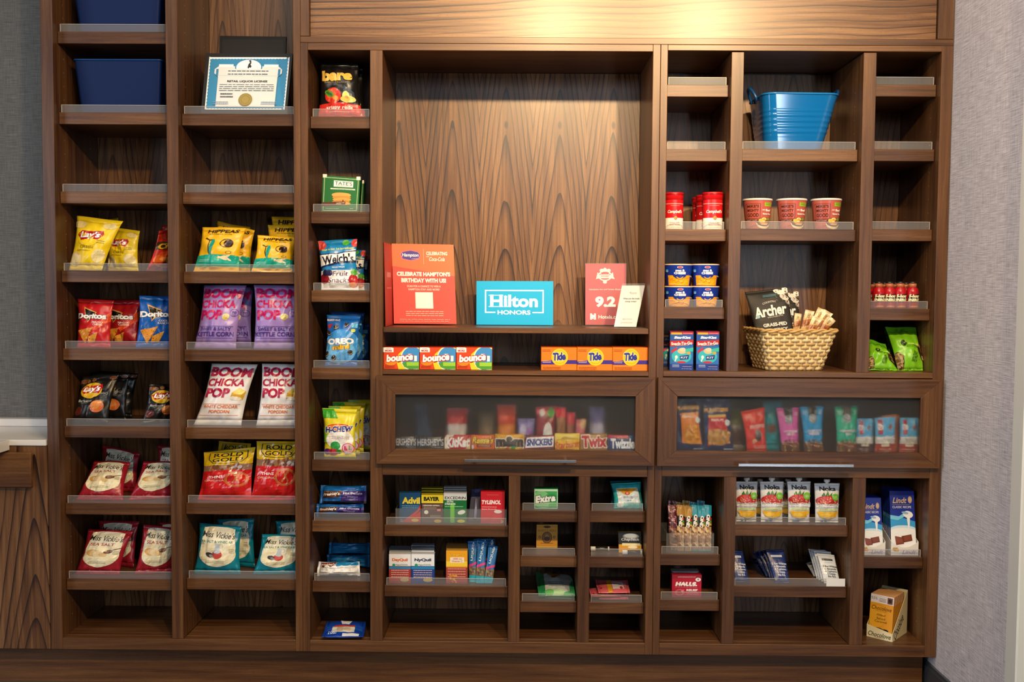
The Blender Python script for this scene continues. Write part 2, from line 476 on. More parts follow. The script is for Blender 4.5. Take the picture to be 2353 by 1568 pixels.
SH = {}
def shelf(col, i, parent, x0, x1, py, pxm, lip=True, th=TSH):
    """A shelf whose front top edge shows at pixel row py, with its acrylic lip."""
    z = at(pxm, py, YS).z
    SH[(col, i)] = z
    s = board(parent, 'shelf', x0 + 0.0012, x1 - 0.0012, YS, YB - 0.001, z - th, z, WH)
    if lip:
        m = MB(); m.box(x0 + 0.009, x1 - 0.009, YS + 0.002, YS + 0.0048, z, z + 0.0245)
        l = m.out('acrylic_lip', LIP, s)
        e = MB()
        e.box(x0 + 0.009, x1 - 0.009, YS + 0.0018, YS + 0.005, z + 0.0240, z + 0.0252)
        e.box(x0 + 0.0082, x0 + 0.0096, YS + 0.0018, YS + 0.005, z, z + 0.025); e.box(x1 - 0.0096, x1 - 0.0082, YS + 0.0018, YS + 0.005, z, z + 0.025)
        e.out('lip_edge', LIPEDGE, s)
    return z

def pins(m, x, side, z0, z1, ys=(0.075, 0.275), step=0.0445):
    z = z0 + 0.03
    while z < z1 - 0.02:
        for y in ys:
            n = 8
            c = [Vector((x + side * 0.0006, y + 0.0026 * math.cos(2 * PI * k / n), z + 0.0026 * math.sin(2 * PI * k / n))) for k in range(n)]
            m.add(c if side < 0 else c[::-1], [tuple(range(n))], 1)
        z += step

def upright(parent, x0, x1, z0, z1, holes=(0, 0), name='upright'):
    m = MB(); m.bbox(x0, x1, 0.0, YB, z0, z1, 0.0012)
    if holes[0]: pins(m, x0, -1, *holes[0])
    if holes[1]: pins(m, x1, 1, *holes[1])
    return m.out(name, [WV, PIN], parent)

ZB0, ZB1 = 0.133, 0.172            # base rail
ZTOP = 2.140                        # top of middle and right units
ZOP = 2.117                         # top of the openings
XS_L = (-1.5615, -1.522, -1.1545, -1.1165, -0.7405)      # tall unit: outer, inner, post, post, inner
XSEAM1 = -0.7165
XA0, XA1 = -0.6930, -0.4910         # narrow column
XN0, XN1 = -0.4505, 0.4243          # niche
XSEAM2 = 0.4490
XB = (0.4722, 0.6780, 0.7180, 1.1035, 1.1450, 1.3540)
XC = (-0.4480, -0.0395, 0.0000, 0.1975, 0.2385, 0.4243)  # lower middle compartments (refined below)
XC = tuple(at(px, 1300, 0).x for px in (881, 1167.8, 1194.6, 1327.5, 1354.8, 1484.4))
ZT2 = 2.62                          # top of tall unit and header

# tall unit
upright(tall, XS_L[0], XS_L[1], ZB0, ZT2, (0, (0.2, 2.5)))
upright(tall, XS_L[2], XS_L[3], ZB1, ZT2, ((0.2, 2.5), (0.2, 2.5)))
upright(tall, XS_L[4], XSEAM1 - 0.0004, ZB0, ZT2, ((0.2, 2.5), 0))
board(tall, 'base_rail', XS_L[1], XS_L[4], 0.0, 0.03, ZB0, ZB1 - 0.0005, WH)
for a, b in ((XS_L[1], XS_L[2]), (XS_L[3], XS_L[4])):
    board(tall, 'bottom_panel', a, b, 0.0305, YB, ZB1 - 0.02, ZB1, WD)
    board(tall, 'back_panel', a, b, YB, YB + 0.012, ZB1, ZT2, WBACK)
board(tall, 'top_panel', XS_L[0], XSEAM1, 0.0, YB, ZT2, ZT2 + 0.03, WH)
for i, py in enumerate((73.0, 258.7, 441.0, 622.8, 802.0, 980.5, 1157.5, 1331.0)):
    shelf('L1', i, tall, XS_L[1], XS_L[2], py, 262)
for i, py in enumerate((262.0, 442.7, 625.5, 804.5, 983.5, 1157.0, 1330.5)):
    shelf('L2', i, tall, XS_L[3], XS_L[4], py, 555)
SH[('L1', 'f')] = SH[('L2', 'f')] = ZB1

# middle unit
ZD0, ZD1 = 0.7700, 1.0620           # flip doors
ZNF = at(1180, 852, 0).z            # niche floor
ZL = at(1180, 1094.5, 0).z          # top of the lower openings
upright(middle, XSEAM1, XA0, ZB0, ZTOP, (0, (0.2, 2.1)))
upright(middle, XA1, XN0, ZB1, ZOP, ((0.2, 2.1), 0))
upright(middle, XN1, XSEAM2 - 0.0005, ZB0, ZTOP)
board(middle, 'top_rail', XA0, XN1, 0.0, YB, ZOP, ZTOP - 0.0004, WH)
board(middle, 'base_rail', XA0, XN1, 0.0, 0.03, ZB0, ZB1 - 0.0005, WH)
board(middle, 'niche_rail', XN0, XN1, 0.0, YB, ZD1 + 0.002, ZNF, WH)
board(middle, 'drawer_rail', XN0, XN1, 0.0, YB, ZL, ZD0 - 0.0005, WH)
board(middle, 'niche_back', XN0, XN1, YB, YB + 0.012, ZNF, ZOP, WNICHE)
board(middle, 'back_panel', XA0, XA1, YB, YB + 0.012, ZB1, ZOP, WBACK)
board(middle, 'back_panel', XN0, XN1, YB, YB + 0.012, ZB1, ZD1, WBACK)
ZM = at(1180, 754, 0.008).z         # display shelf
SH[('N', 0)] = ZM; SH[('N', 'f')] = ZNF
board(middle, 'display_shelf', XN0 + 0.001, XN1 - 0.001, 0.008, YB - 0.001, ZM - 0.0175, ZM, WH)
upright(middle, XC[1], XC[2], ZB1, ZL - 0.0002)
upright(middle, XC[3], XC[4], ZB1, ZL - 0.0002)
for a, b in ((XA0, XA1), (XN0, XC[1]), (XC[2], XC[3]), (XC[4], XN1)):
    board(middle, 'bottom_panel', a, b, 0.0305, YB, ZB1 - 0.02, ZB1, WD)
for i, py in enumerate((268.0, 487.0, 668.0, 846.0, 1057.0, 1196.8, 1335.5)): shelf('A', i, middle, XA0, XA1, py, 780)
for i, py in enumerate((1207.7, 1346.6)): shelf('C1', i, middle, XN0, XC[1], py, 1025)
for i, py in enumerate((1174.2, 1277.8, 1382.4)): shelf('C2', i, middle, XC[2], XC[3], py, 1260)
for i, py in enumerate((1175.0, 1279.5, 1385.0)): shelf('C3', i, middle, XC[4], XN1, py, 1418)
for c in ('A', 'C1', 'C2', 'C3'): SH[(c, 'f')] = ZB1

# right unit
upright(right, XSEAM2 + 0.0005, XB[0], ZB0, ZTOP)
ZRF = at(1830, 855.5, 0).z
for a, b in ((1, 2), (3, 4)):
    upright(right, XB[a], XB[b], ZRF, ZOP, ((ZRF, 2.1), (ZRF, 2.1)))
XD = tuple(at(px, 1200, 0).x for px in (1519, 1662.3, 1690.4, 1957.8, 1988.0, 2133.7))
ZLR = at(1830, 1098, 0).z
for a, b in ((1, 2), (3, 4)):
    upright(right, XD[a], XD[b], ZB1, ZLR - 0.0002, ((0.2, ZLR), (0.2, ZLR)))
upright(right, XB[5], XR, ZB0, ZTOP, ((0.2, 2.1), 0))
board(right, 'top_rail', XB[0], XB[5], 0.0, YB, ZOP + 0.004, ZTOP - 0.0004, WH)
board(right, 'base_rail', XB[0], XB[5], 0.0, 0.03, ZB0, ZB1 - 0.0005, WH)
board(right, 'middle_rail', XB[0], XB[5], 0.0, YB, ZD1 + 0.002, ZRF, WH)
board(right, 'drawer_rail', XB[0], XB[5], 0.0, YB, ZLR, ZD0 - 0.0005, WH)
for a, b in ((0, 1), (2, 3), (4, 5)):
    board(right, 'back_panel', XB[a], XB[b], YB, YB + 0.012, ZRF, ZOP, WBACK)
    board(right, 'bottom_panel', XD[a], XD[b], 0.0305, YB, ZB1 - 0.02, ZB1, WD)
board(right, 'back_panel', XB[0], XB[5], YB, YB + 0.012, ZB1, ZD1, WBACK)
for i, py in enumerate((195.0, 343.3, 527.2, 706.5)): shelf('R1', i, right, XB[0], XB[1], py, 1600)
for i, py in enumerate((343.3, 527.0)): shelf('R2', i, right, XB[2], XB[3], py, 1840)
for i, py in enumerate((194.5, 343.3, 527.2, 710.0)): shelf('R3', i, right, XB[4], XB[5], py, 2080)
for i, py in enumerate((1274.0, 1378.5)): shelf('D1', i, right, XD[0], XD[1], py, 1590)
for i, py in enumerate((1207.0, 1347.5)): shelf('D2', i, right, XD[2], XD[3], py, 1820)
shelf('D3', 0, right, XD[4], XD[5], 1281.0, 2055)
for c in ('R1', 'R2', 'R3'): SH[(c, 'f')] = ZRF
for c in ('D1', 'D2', 'D3'): SH[(c, 'f')] = ZB1

# header above the middle and right units
board(header, 'rail', XSEAM1, XR, 0.0, YB, ZTOP, ZTOP + 0.0205, WH)
upright(header, XSEAM1, XSEAM1 + 0.028, ZTOP + 0.021, ZT2 + 0.03)
upright(header, XR - 0.050, XR, ZTOP + 0.021, ZT2 + 0.03)
board(header, 'recessed_field', XSEAM1 + 0.029, XR - 0.051, 0.014, 0.03, ZTOP + 0.0207, ZT2 + 0.02, WHEAD)

# plinth
board(plinth, 'kick_board', -3.0, XR - 0.02, 0.055, 0.075, 0.0, ZB0 - 0.004, WH)

# flip doors with frosted panes
CHROME = pbr('d4d6d8', 0.26, 0.5, 1.0)
def flip_door(parent, x0, x1, gx0, gx1, gz0, gz1, hx0, hx1, hz, lab):
    y0, y1 = -0.021, -0.001
    root = parent
    O = [(x0, ZD0), (x1, ZD0), (x1, ZD1), (x0, ZD1)]; I = [(gx0, gz0), (gx1, gz0), (gx1, gz1), (gx0, gz1)]
    g = MB()
    mats = [WH, WV]
    door = None
    for k in range(4):
        a, b, c, e = O[k], O[(k + 1) % 4], I[(k + 1) % 4], I[k]
        q = [a, b, c, e]; cx = sum(p[0] for p in q) / 4; cz = sum(p[1] for p in q) / 4
        w = max(p[0] for p in q) - min(p[0] for p in q); h = max(p[1] for p in q) - min(p[1] for p in q)
        def shrink(t): return [(cx + (p[0] - cx) * (1 - 2 * t / w), cz + (p[1] - cz) * (1 - 2 * t / h)) for p in q]
        q0, q1 = shrink(0.0002), shrink(0.0012)
        g.loft([[Vector((p[0], y1, p[1])) for p in q0], [Vector((p[0], y0 + 0.001, p[1])) for p in q0], [Vector((p[0], y0, p[1])) for p in q1]], k % 2)
    door = g.out('flip_door', mats, root); fix_normals(door)
    pm = MB().box(gx0 - 0.003, gx1 + 0.003, y0 + 0.0135, y0 + 0.0175, gz0 - 0.003, gz1 + 0.003)
    pm.m = [0 if k == 2 else 1 for k in range(6)]
    pm.out('frosted_pane', [FROST, GLASSBACK], door)
    h = MB(); h.bbox(hx0, hx1, y0 - 0.034, y0 - 0.024, hz - 0.005, hz + 0.005, 0.0015)
    for px in (hx0 + 0.035, hx1 - 0.035): h.bbox(px - 0.005, px + 0.005, y0 - 0.025, y0 - 0.0005, hz - 0.004, hz + 0.004, 0.001)
    h.out('handle', CHROME, door)
    return door
YF = -0.021
A_ = lambda px, py: at(px, py, YF)
flip_door(middle, A_(863.5, 970).x, A_(1505.0, 970).x, A_(908.3, 970).x, A_(1460, 970).x, A_(1180, 1034.5).z, A_(1180, 909.5).z, at(1066.5, 1060, YF - .03).x, at(1324.5, 1060, YF - .03).x, at(1195, 1060, YF - .03).z, '')
flip_door(right, A_(1511.0, 970).x, A_(2162.5, 970).x, A_(1556.0, 970).x, A_(2114.5, 970).x, A_(1835, 1039).z, A_(1835, 913.5).z, at(1696, 1070, YF - .03).x, at(1962, 1070, YF - .03).x, at(1829, 1070, YF - .03).z, '')
SH['FL'] = at(1180, 1035, 0.02).z; SH['FR'] = at(1835, 1040.5, 0.02).z
board(middle, 'tray_floor', XN0, XN1, 0.001, YB - 0.001, ZD0, SH['FL'], WD)
board(right, 'tray_floor', XB[0], XB[5], 0.001, YB - 0.001, ZD0, SH['FR'], WD)

# ------------------------------------------------------------------ counter at the left
counter = empty('base_cabinet', (-1.9, 0.0, 0.0), 'dark walnut base cabinet with a drawer, left of the tall shelving under the pale counter', 'cabinet')
zc = at(66, 1011, 0.0).z
board(counter, 'door', -1.95, XL - 0.002, 0.0, 0.02, ZB0, zc - 0.020, WBASE)
board(counter, 'carcass', -2.6, XL - 0.002, 0.021, YB, ZB0, zc - 0.020, WV)
xd = at(70.5, 1080, -0.018).x
dr = MB().bbox(-1.95, xd, -0.018, -0.0005, at(40, 1121.5, -0.018).z, at(40, 1041, -0.018).z, 0.003).out('drawer_front', WH, counter)
top = empty('countertop', (-1.8, 0.1, zc), 'pale stone countertop with a short return and low upstand at the far left', 'countertop')
STONE = pbr('d9d4cc', 0.25, 0.5)
xr = at(22, 1011, -0.004).x
MB().bbox(-2.6, XL - 0.003, -0.004, YB + 0.02, zc - 0.0195, zc, 0.0015).out('slab', STONE, top)
MB().bbox(-2.6, xr, -0.62, -0.0045, zc - 0.034, zc, 0.0015).out('return_slab', STONE, top)
MB().bbox(-2.6, XL - 0.003, YB - 0.03, YB + 0.02, zc + 0.0003, zc + 0.028, 0.002).out('upstand', STONE, top)

# ------------------------------------------------------------------ builders for the goods
_seed = [11]
def quad(c, y0, y1, z=None):
    """World corners BL, BR, TR, TL from pixels; y0 / y1 = depth of the bottom / top edge, a number or (left, right)."""
    a = y0 if isinstance(y0, tuple) else (y0, y0); b = y1 if isinstance(y1, tuple) else (y1, y1)
    q = [at(*c[0], a[0]), at(*c[1], a[1]), at(*c[2], b[1]), at(*c[3], b[0])]
    if z is not None:
        q[0].z = z + 0.0012; q[1].z = z + 0.0012
    return q

NU, NV = 18, 22
def bag_core(root, q, th, body, decals=(), key=None, seal=None, pinch=0.10, sb=0.07, st=0.07, wr=1.0, back=0.7, side_seals=False, finish=film, zmin=None, part='pouch', seals=True, full=0.55, xlim=None):
    """A filled film bag between four corners: pouch, two crimped seals, printing."""
    _seed[0] += 1; sd = _seed[0] * 3.17
    n = (q[1] - q[0]).cross(q[3] - q[0]).normalized()
    G = []; H = []; HB = []
    for j in range(NV + 1):
        v = j / NV; row = []; hrow = []; brow = []
        for i in range(NU + 1):
            u = i / NU
            if side_seals:
                du, dv, k = v, u, u
            else:
                du, dv, k = u, v, v
            s = min(max((dv - sb) / (1 - sb - st), 0), 1)
            pf = math.sin(PI * s ** 0.85) ** 0.6 if 0 < s < 1 else 0.0
            ac = (4 * du * (1 - du)) ** full if 0 < du < 1 else 0.0
            pn = 1 - pinch * math.sin(PI * dv) ** 0.8
            uu, vv = (u, 0.5 + (v - 0.5) * pn) if side_seals else (0.5 + (u - 0.5) * pn, v)
            p = (q[0] * (1 - uu) + q[1] * uu) * (1 - vv) + (q[3] * (1 - uu) + q[2] * uu) * vv
            h = th / 2 * pf * ac
            near = math.exp(-abs(s) / 0.14) + math.exp(-abs(1 - s) / 0.16)
            fold = math.sin(2 * PI * (du * 3.3 + sd) + 1.5 * math.sin(du * 9 + sd)) * near * 0.0040 * ac
            cr = noise.noise(Vector((u * 4.2 + sd, v * 5.1, sd))) * 0.0076 + abs(noise.noise(Vector((u * 7 + sd, v * 6 + 4, sd)))) * -0.0060
            ws = wr * min(th / 0.04, 1.3)
            f = h + ws * (fold + cr * pf) if pf > 0 else 0.0
            wave = 0.0025 * wr * math.sin(du * 7 + sd) * (1 - pf)
            row.append(p + n * (max(f, 0.0004) + wave)); brow.append(p - n * (max(h * back, 0.0003) - wave))
        G.append(row); HB.append(brow)
    if zmin is not None:
        for r in G + HB:
            for p in r: p.z = max(p.z, zmin + 0.0008)
    if xlim:
        for r in G + HB:
            for p in r: p.x = min(max(p.x, xlim[0] + 0.0042), xlim[1] - 0.0042)
    lo = max(1, round(sb * (NU if side_seals else NV))); hi = (NU if side_seals else NV) - max(1, round(st * (NU if side_seals else NV)))
    def piece(a, b, name, mat, parent):
        m = MB()
        if side_seals: rng = [[(j, i) for i in range(a, b + 1)] for j in range(NV + 1)]
        else: rng = [[(j, i) for i in range(NU + 1)] for j in range(a, b + 1)]
        h, w = len(rng), len(rng[0])
        V = [G[j][i] for r in rng for j, i in r] + [HB[j][i] for r in rng for j, i in r]
        Fs = []; N = h * w
        for y in range(h - 1):
            for x in range(w - 1):
                k = y * w + x
                Fs.append((k, k + 1, k + w + 1)); Fs.append((k, k + w + 1, k + w)); Fs.append((N + k, N + k + w, N + k + w + 1, N + k + 1))
        per = [x for x in range(w)] + [y * w + w - 1 for y in range(1, h)] + [(h - 1) * w + x for x in range(w - 2, -1, -1)] + [y * w for y in range(h - 2, 0, -1)]
        for k in range(len(per)):
            a_, b_ = per[k], per[(k + 1) % len(per)]
            Fs.append((a_, N + a_, N + b_, b_))
        m.add(V, Fs)
        return m.out(name, mat, parent, smooth=True)
    N_ = NU if side_seals else NV
    if seals:
        piece(lo, hi, part, finish(body), root)
        sc = seal or (body, body)
        piece(0, lo, 'seal', finish(sc[0]), root); piece(hi, N_, 'seal', finish(sc[1]), root)
    else:
        piece(0, N_, part, finish(body), root)
    pt = Patch(G)
    asp = ((q[1] - q[0]).length + (q[2] - q[3]).length) / ((q[3] - q[0]).length + (q[2] - q[1]).length)
    prints(pt, decals, root, finish, key, asp=asp, base=0.0012 if th > 0.02 else 0.0008)
    return pt

def base_of(q):
    m = sum(q, Vector()) / len(q); return Vector((m.x, m.y, min(p.z for p in q)))

def bag(name, label, cat, c, z, y0, y1, th, body, decals=(), group=None, **kw):
    q = quad(c, y0, y1, z)
    r = empty(name, base_of(q), label, cat, group)
    bag_core(r, q, th, body, decals, zmin=z, **kw)
    return r

def slab(root, q, dep, cols, decals=(), key=None, part='carton', finish=card, bev=0.0008, side=None, top=None, sidekey=None):
    """A carton: front corners q, pushed back along dep. cols = (front, side, top)."""
    n = (q[1] - q[0]).cross(q[3] - q[0]).normalized()
    d = dep if isinstance(dep, Vector) else Vector((0, dep, 0))
    cen = sum(q, Vector()) / 4
    ins = [p + (cen - p).normalized() * bev for p in q]
    bk = [p + d for p in q]
    m = MB()
    m.add(ins, [(0, 1, 2, 3)], 0)
    ring = [p - n * bev for p in q]
    m.add(ins + ring, [(k, 4 + k, 4 + (k + 1) % 4, (k + 1) % 4) for k in range(4)], 0)
    m.add(ring + bk, [(0, 4, 5, 1)], 1); m.add(ring + bk, [(1, 5, 6, 2), (3, 7, 4, 0)], 1); m.add(ring + bk, [(2, 6, 7, 3)], 2)
    m.add(bk, [(3, 2, 1, 0)], 1)
    m.out(part, [finish(x) for x in cols], root)
    prints(Patch([[q[0], q[1]], [q[3], q[2]]]), decals, root, finish, key, base=0.0004)
    if top: prints(Patch([[q[3], q[2]], [bk[3], bk[2]]]), top, root, finish, base=0.0004)
    if side: prints(Patch([[bk[0], q[0]], [bk[3], q[3]]]), side, root, finish, base=0.0004)

def carton(name, label, cat, px0, px1, pyt, pyb, z, y, dep, cols, decals=(), group=None, yaw=0.0, lean=0.0, h=None, **kw):
    """A box whose front face spans px0..px1 and reaches pixel row pyt; it stands on z."""
    a, b = at(px0, pyb, y), at(px1, pyb, y); zt = at((px0 + px1) / 2, pyt, y + lean).z
    zb = z + 0.0006
    if h: zt = zb + h
    w = b.x - a.x
    cx = (a.x + b.x) / 2; c, s = math.cos(yaw), math.sin(yaw)
    ex = Vector((c, s, 0)) * (w / 2)
    o = Vector((cx, y, zb)); up = Vector((0, lean, zt - zb))
    q = [o - ex, o + ex, o + ex + up, o - ex + up]
    r = empty(name, o, label, cat, group)
    slab(r, q, Vector((-s * dep, c * dep, 0)), cols, decals, **kw)
    return r

def cyl_patch(c, prof, a0, a1, nu=20):
    """Front of a turned shape; angles in degrees from facing the viewer."""
    g = []
    for r, z in prof:
        g.append([Vector((c.x + r * math.sin(math.radians(a0 + (a1 - a0) * i / nu)), c.y - r * math.cos(math.radians(a0 + (a1 - a0) * i / nu)), c.z + z)) for i in range(nu + 1)])
    return Patch(g)

def turned(root, name, c, prof, mat, n=36, cap0=True, cap1=True):
    return MB().lathe(c, prof, n, 0, cap0, cap1).out(name, mat, root, smooth=False if n < 10 else True)

def lerp_prof(prof, k):
    out = []
    for a, b in zip(prof[:-1], prof[1:]):
        for i in range(k): out.append((a[0] + (b[0] - a[0]) * i / k, a[1] + (b[1] - a[1]) * i / k))
    return out + [prof[-1]]

def rounded(cx, cy, hw, hd, r, z, n=6, yaw=0.0):
    pts = []
    for sx, sy, a0 in ((1, 1, 0), (-1, 1, 90), (-1, -1, 180), (1, -1, 270)):
        for k in range(n + 1):
            a = math.radians(a0 + 90 * k / n)
            x = sx * (hw - r) + r * math.cos(a); y = sy * (hd - r) + r * math.sin(a)
            pts.append(Vector((cx + x * math.cos(yaw) - y * math.sin(yaw), cy + x * math.sin(yaw) + y * math.cos(yaw), z)))
    return pts

def bits(seed, n, u0, u1, v0, v1, r0, r1, cols, asp=1.0):
    rg = random.Random(seed)
    return [E(rg.uniform(u0, u1), rg.uniform(v0, v1), rg.uniform(r0, r1), rg.uniform(r0, r1) * asp, rg.choice(cols), rg.uniform(0, 90), 9) for _ in range(n)]

def small(seed, cx, cy, w, lines, lh, col, asp=1.0):
    """Lines of print too fine to read, set as thin strokes of uneven length."""
    rg = random.Random(seed); out = []
    for k in range(lines):
        x = cx - w / 2; y = cy - k * lh
        while x < cx + w / 2 - 0.01:
            l = min(rg.uniform(0.03, 0.09) * w * 1.6, cx + w / 2 - x); out.append(R(x + l / 2, y, l, lh * 0.34, col)); x += l + 0.018 * w
    return out

# ------------------------------------------------------------------ goods in the tall unit
K = {}
K['lays'] = [E(.16, .20, .20, .13, 'e2cd84'), E(.80, .27, .17, .13, 'e6d394'), E(.12, .84, .16, .07, 'e0ca80'), E(.80, .86, .15, .06, 'e2cf8c'), E(.16, .21, .13, .08, 'ecdca6'),
    E(.43, .60, .31, .155, 'f6d21c'), P([(.10, .65), (.20, .73), (.45, .725), (.72, .755), (.76, .69), (.68, .565), (.48, .585), (.22, .545)], 'b2101c'),
    T("Lay's", .43, .645, .52, .15, 'ffffff', sh=.2, rot=2, b=.035, ol='8a0c14', olw=.025), T('Classic', .43, .43, .38, .055, '5d4c14', b=.0), small(1, .76, .55, .2, 2, .035, '8c7a20'), small(2, .38, .36, .36, 1, .03, 'a38f28')]
K['lays_black'] = [E(.14, .26, .12, .09, '5a2418'), E(.66, .35, .19, .12, 'c9682c'), E(.62, .38, .13, .08, 'df8a44'), E(.12, .88, .16, .05, '7a4a2a'), E(.38, .90, .07, .04, '8f5a30'), E(.88, .93, .1, .04, '6d3d22'),
    P([(.66, .52), (.92, .52), (.92, .70), (.66, .70)], '161514'), T('BBQ', .79, .61, .2, .05, '8f8878', b=.02), small(3, .79, .56, .2, 2, .03, '6f685c'),
    E(.40, .68, .31, .16, 'e3b419'), P([(.10, .70), (.22, .78), (.45, .775), (.68, .80), (.72, .73), (.64, .615), (.45, .635), (.2, .60)], 'b01418'),
    T("Lay's", .41, .695, .50, .14, 'ffffff', sh=.2, rot=2, b=.035, ol='70100c', olw=.02), T('Barbecue', .30, .465, .40, .05, 'c9c6c0', b=.005), small(4, .3, .42, .24, 1, .025, '8f8c86')]
K['cheetos'] = [E(.5, .86, .5, .09, 'b5331a'), P([(.0, .72), (1, .80), (1, .62), (.0, .54)], '3a2c14'), T('Cheetos', .5, .67, .92, .13, 'e4a51a', sh=.15, rot=8, b=.05, ol='241a0c', olw=.05),
    E(.5, .30, .48, .22, 'e5641c'), E(.30, .44, .2, .07, 'd8481a'), E(.66, .43, .22, .06, 'ee7a20'), E(.4, .31, .26, .06, 'f09038'), E(.7, .28, .2, .06, 'd9511a'), E(.35, .2, .24, .05, 'c83414'), E(.52, .24, .14, .035, 'f2d8b8'), R(.5, .05, 1, .09, '8f1420')]
def dor(base, name2, lines):
    return [P([(.20, .83), (.62, .72), (.34, .50)], 'd9a04a'), P([(.235, .795), (.575, .71), (.345, .535)], '140f10'),
        T('Doritos', .46, .64, .88, .115, 'f4f2ee', b=.05, ol='10131c', olw=.045), T(lines, .66, .49, .30, .085, 'efe7de', b=.02),
        P([(.05, .34), (.52, .40), (.26, .08)], 'd58b27'), P([(.38, .22), (.70, .31), (.58, .12), (.36, .10)], 'e09a34')] + bits(5, 26, .10, .60, .14, .36, .006, .015, ['b5651a', 'efb650', 'a34d14'])
K['dor_red'] = [P([(.55, .3), (1, .55), (1, .75), (.5, .4)], 'd9481e')] + dor(0, 0, 'NACHO\nCHEESE')
K['dor_blue'] = dor(0, 0, 'COOL\nRANCH')
K['hip'] = [R(.5, .205, 1.02, .24, '17a78f'), E(.5, .33, .52, .03, '17a78f'), R(.5, .05, 1.02, .11, 'f0b51a'),
    T('HIPPEAS', .52, .90, .74, .085, '2d2113', sh=.1, rot=1, b=.03), T('chickpea puffs', .48, .825, .54, .035, '4f3a12', b=.0),
    P([(.30, .70), (.36, .71), (.385, .64), (.36, .50), (.34, .42), (.355, .35), (.31, .36), (.27, .45), (.27, .58)], '11998a'),
    P([(.16, .74), (.24, .69), (.31, .70), (.315, .685), (.25, .67), (.14, .71)], '2a1d12'), P([(.245, .69), (.225, .55), (.26, .42), (.31, .35), (.285, .42), (.25, .55), (.262, .69)], '2a1d12'),
    E(.72, .61, .115, .085, '33180f', -12), RING(.67, .62, .16, .10, .13, '33180f'), E(.72, .32, .10, .022, 'f3dcb4', 24), E(.62, .285, .12, .024, 'f0d6a8', -20), E(.73, .285, .12, .024, 'f3dcb4', -28), E(.60, .31, .1, .02, 'f0d6a8', 18), RING(.76, .41, .07, .03, .2, '6d5a20'), small(6, .2, .25, .26, 2, .03, 'bfe6dc')]
def bcp(c1, c2, l1, l2, band, pic):
    return [T('BOOM', .50, .865, .92, .155, c1, b=.045, rot=-1), T('CHICKA', .46, .695, .86, .125, c1, b=.04), T('POP', .33, .525, .56, .155, c1, b=.05)] + pic + \
        [R(.48, .345, .86, .006, c2), T(l1, .48, .305, .78, .055, c2, b=.02), T(l2, .48, .225, .92 if len(l2) > 8 else .46, .07 if len(l2) > 8 else .05, c2, b=.03), R(.48, .165, .86, .006, c2)]
popc = [E(.70, .50, .085, .045, 'efe3a8'), E(.665, .485, .05, .03, 'd9c56e'), E(.735, .49, .05, .03, 'e4d488'), E(.70, .465, .06, .025, 'cbb45a'), RING(.88, .56, .10, .06, .08, '5d3f86'), T('70', .88, .565, .10, .035, '5d3f86'), small(7, .88, .53, .1, 2, .02, '5d3f86')]
K['bcp_purple'] = bcp('c4165c', '4a3186', 'SWEET & SALTY', 'KETTLE CORN', 0, popc)
K['bcp_white'] = bcp('b0123f', 'd8702a', 'WHITE CHEDDAR', 'POPCORN', 0, [P([(.66, .44), (.94, .42), (.96, .56), (.80, .61), (.67, .53)], 'd9a832'), P([(.67, .53), (.80, .61), (.96, .56), (.84, .50)], 'eccb62'), E(.72, .445, .06, .03, 'efe6cf'), E(.79, .44, .055, .03, 'f4eddc'), E(.86, .43, .05, .028, 'e6dcc0')])
def mv(flav, fc, pic, bot):
    return [E(.5, .56, .425, .40, 'ece6c8'), P([(.08, .50), (.92, .50), (.86, .93), (.14, .93)], 'ebe7cf'), E(.5, .91, .36, .05, 'ebe7cf'), E(.5, .42, .43, .25, 'ebe2bd'),
        T("Miss Vickie's", .5, .80, .78, .125, '1d1915', sh=.25, rot=-2, b=.01), T(flav, .46, .665, .60 if len(flav) < 10 else .80, .062 if len(flav) < 10 else .05, fc, b=.02)] + pic + [small(8, .47, .28, .44, 2, .028, '8f8a70'), small(9, .84, .52, .12, 3, .03, 'a39c80')]
salt = [E(.30, .47, .17, .075, 'cf9f58', -6), E(.36, .465, .14, .07, 'dfc08a', -6), E(.43, .455, .13, .065, 'ecd6ae', -6), E(.50, .445, .12, .055, 'e7cf9e', -8), E(.55, .435, .10, .045, 'd8bb82', -8), E(.66, .505, .115, .045, '6a4430', 8), E(.66, .515, .085, .026, '8d6a55', 8), P([(.74, .53), (.92, .585), (.92, .60), (.73, .55)], '8a5a36')]
K['mv_red'] = mv('SEA SALT', 'a8342e', salt, 0) + [bits(12, 30, .06, .9, .03, .13, .004, .009, ['d0606a'])]
vin = [P([(.44, .50), (.57, .50), (.55, .58), (.57, .63), (.44, .63), (.46, .58)], 'b7c3cc'), E(.505, .41, .12, .085, 'c4453a'), E(.505, .47, .085, .04, 'b7c3cc'), RING(.59, .57, .05, .05, .25, 'b7c3cc'), E(.33, .40, .10, .05, '3a3436', -20), E(.37, .38, .06, .03, '8f8c8e', -20)]
K['mv_teal'] = mv('SEA SALT & VINEGAR', '1c7d74', vin, 0)
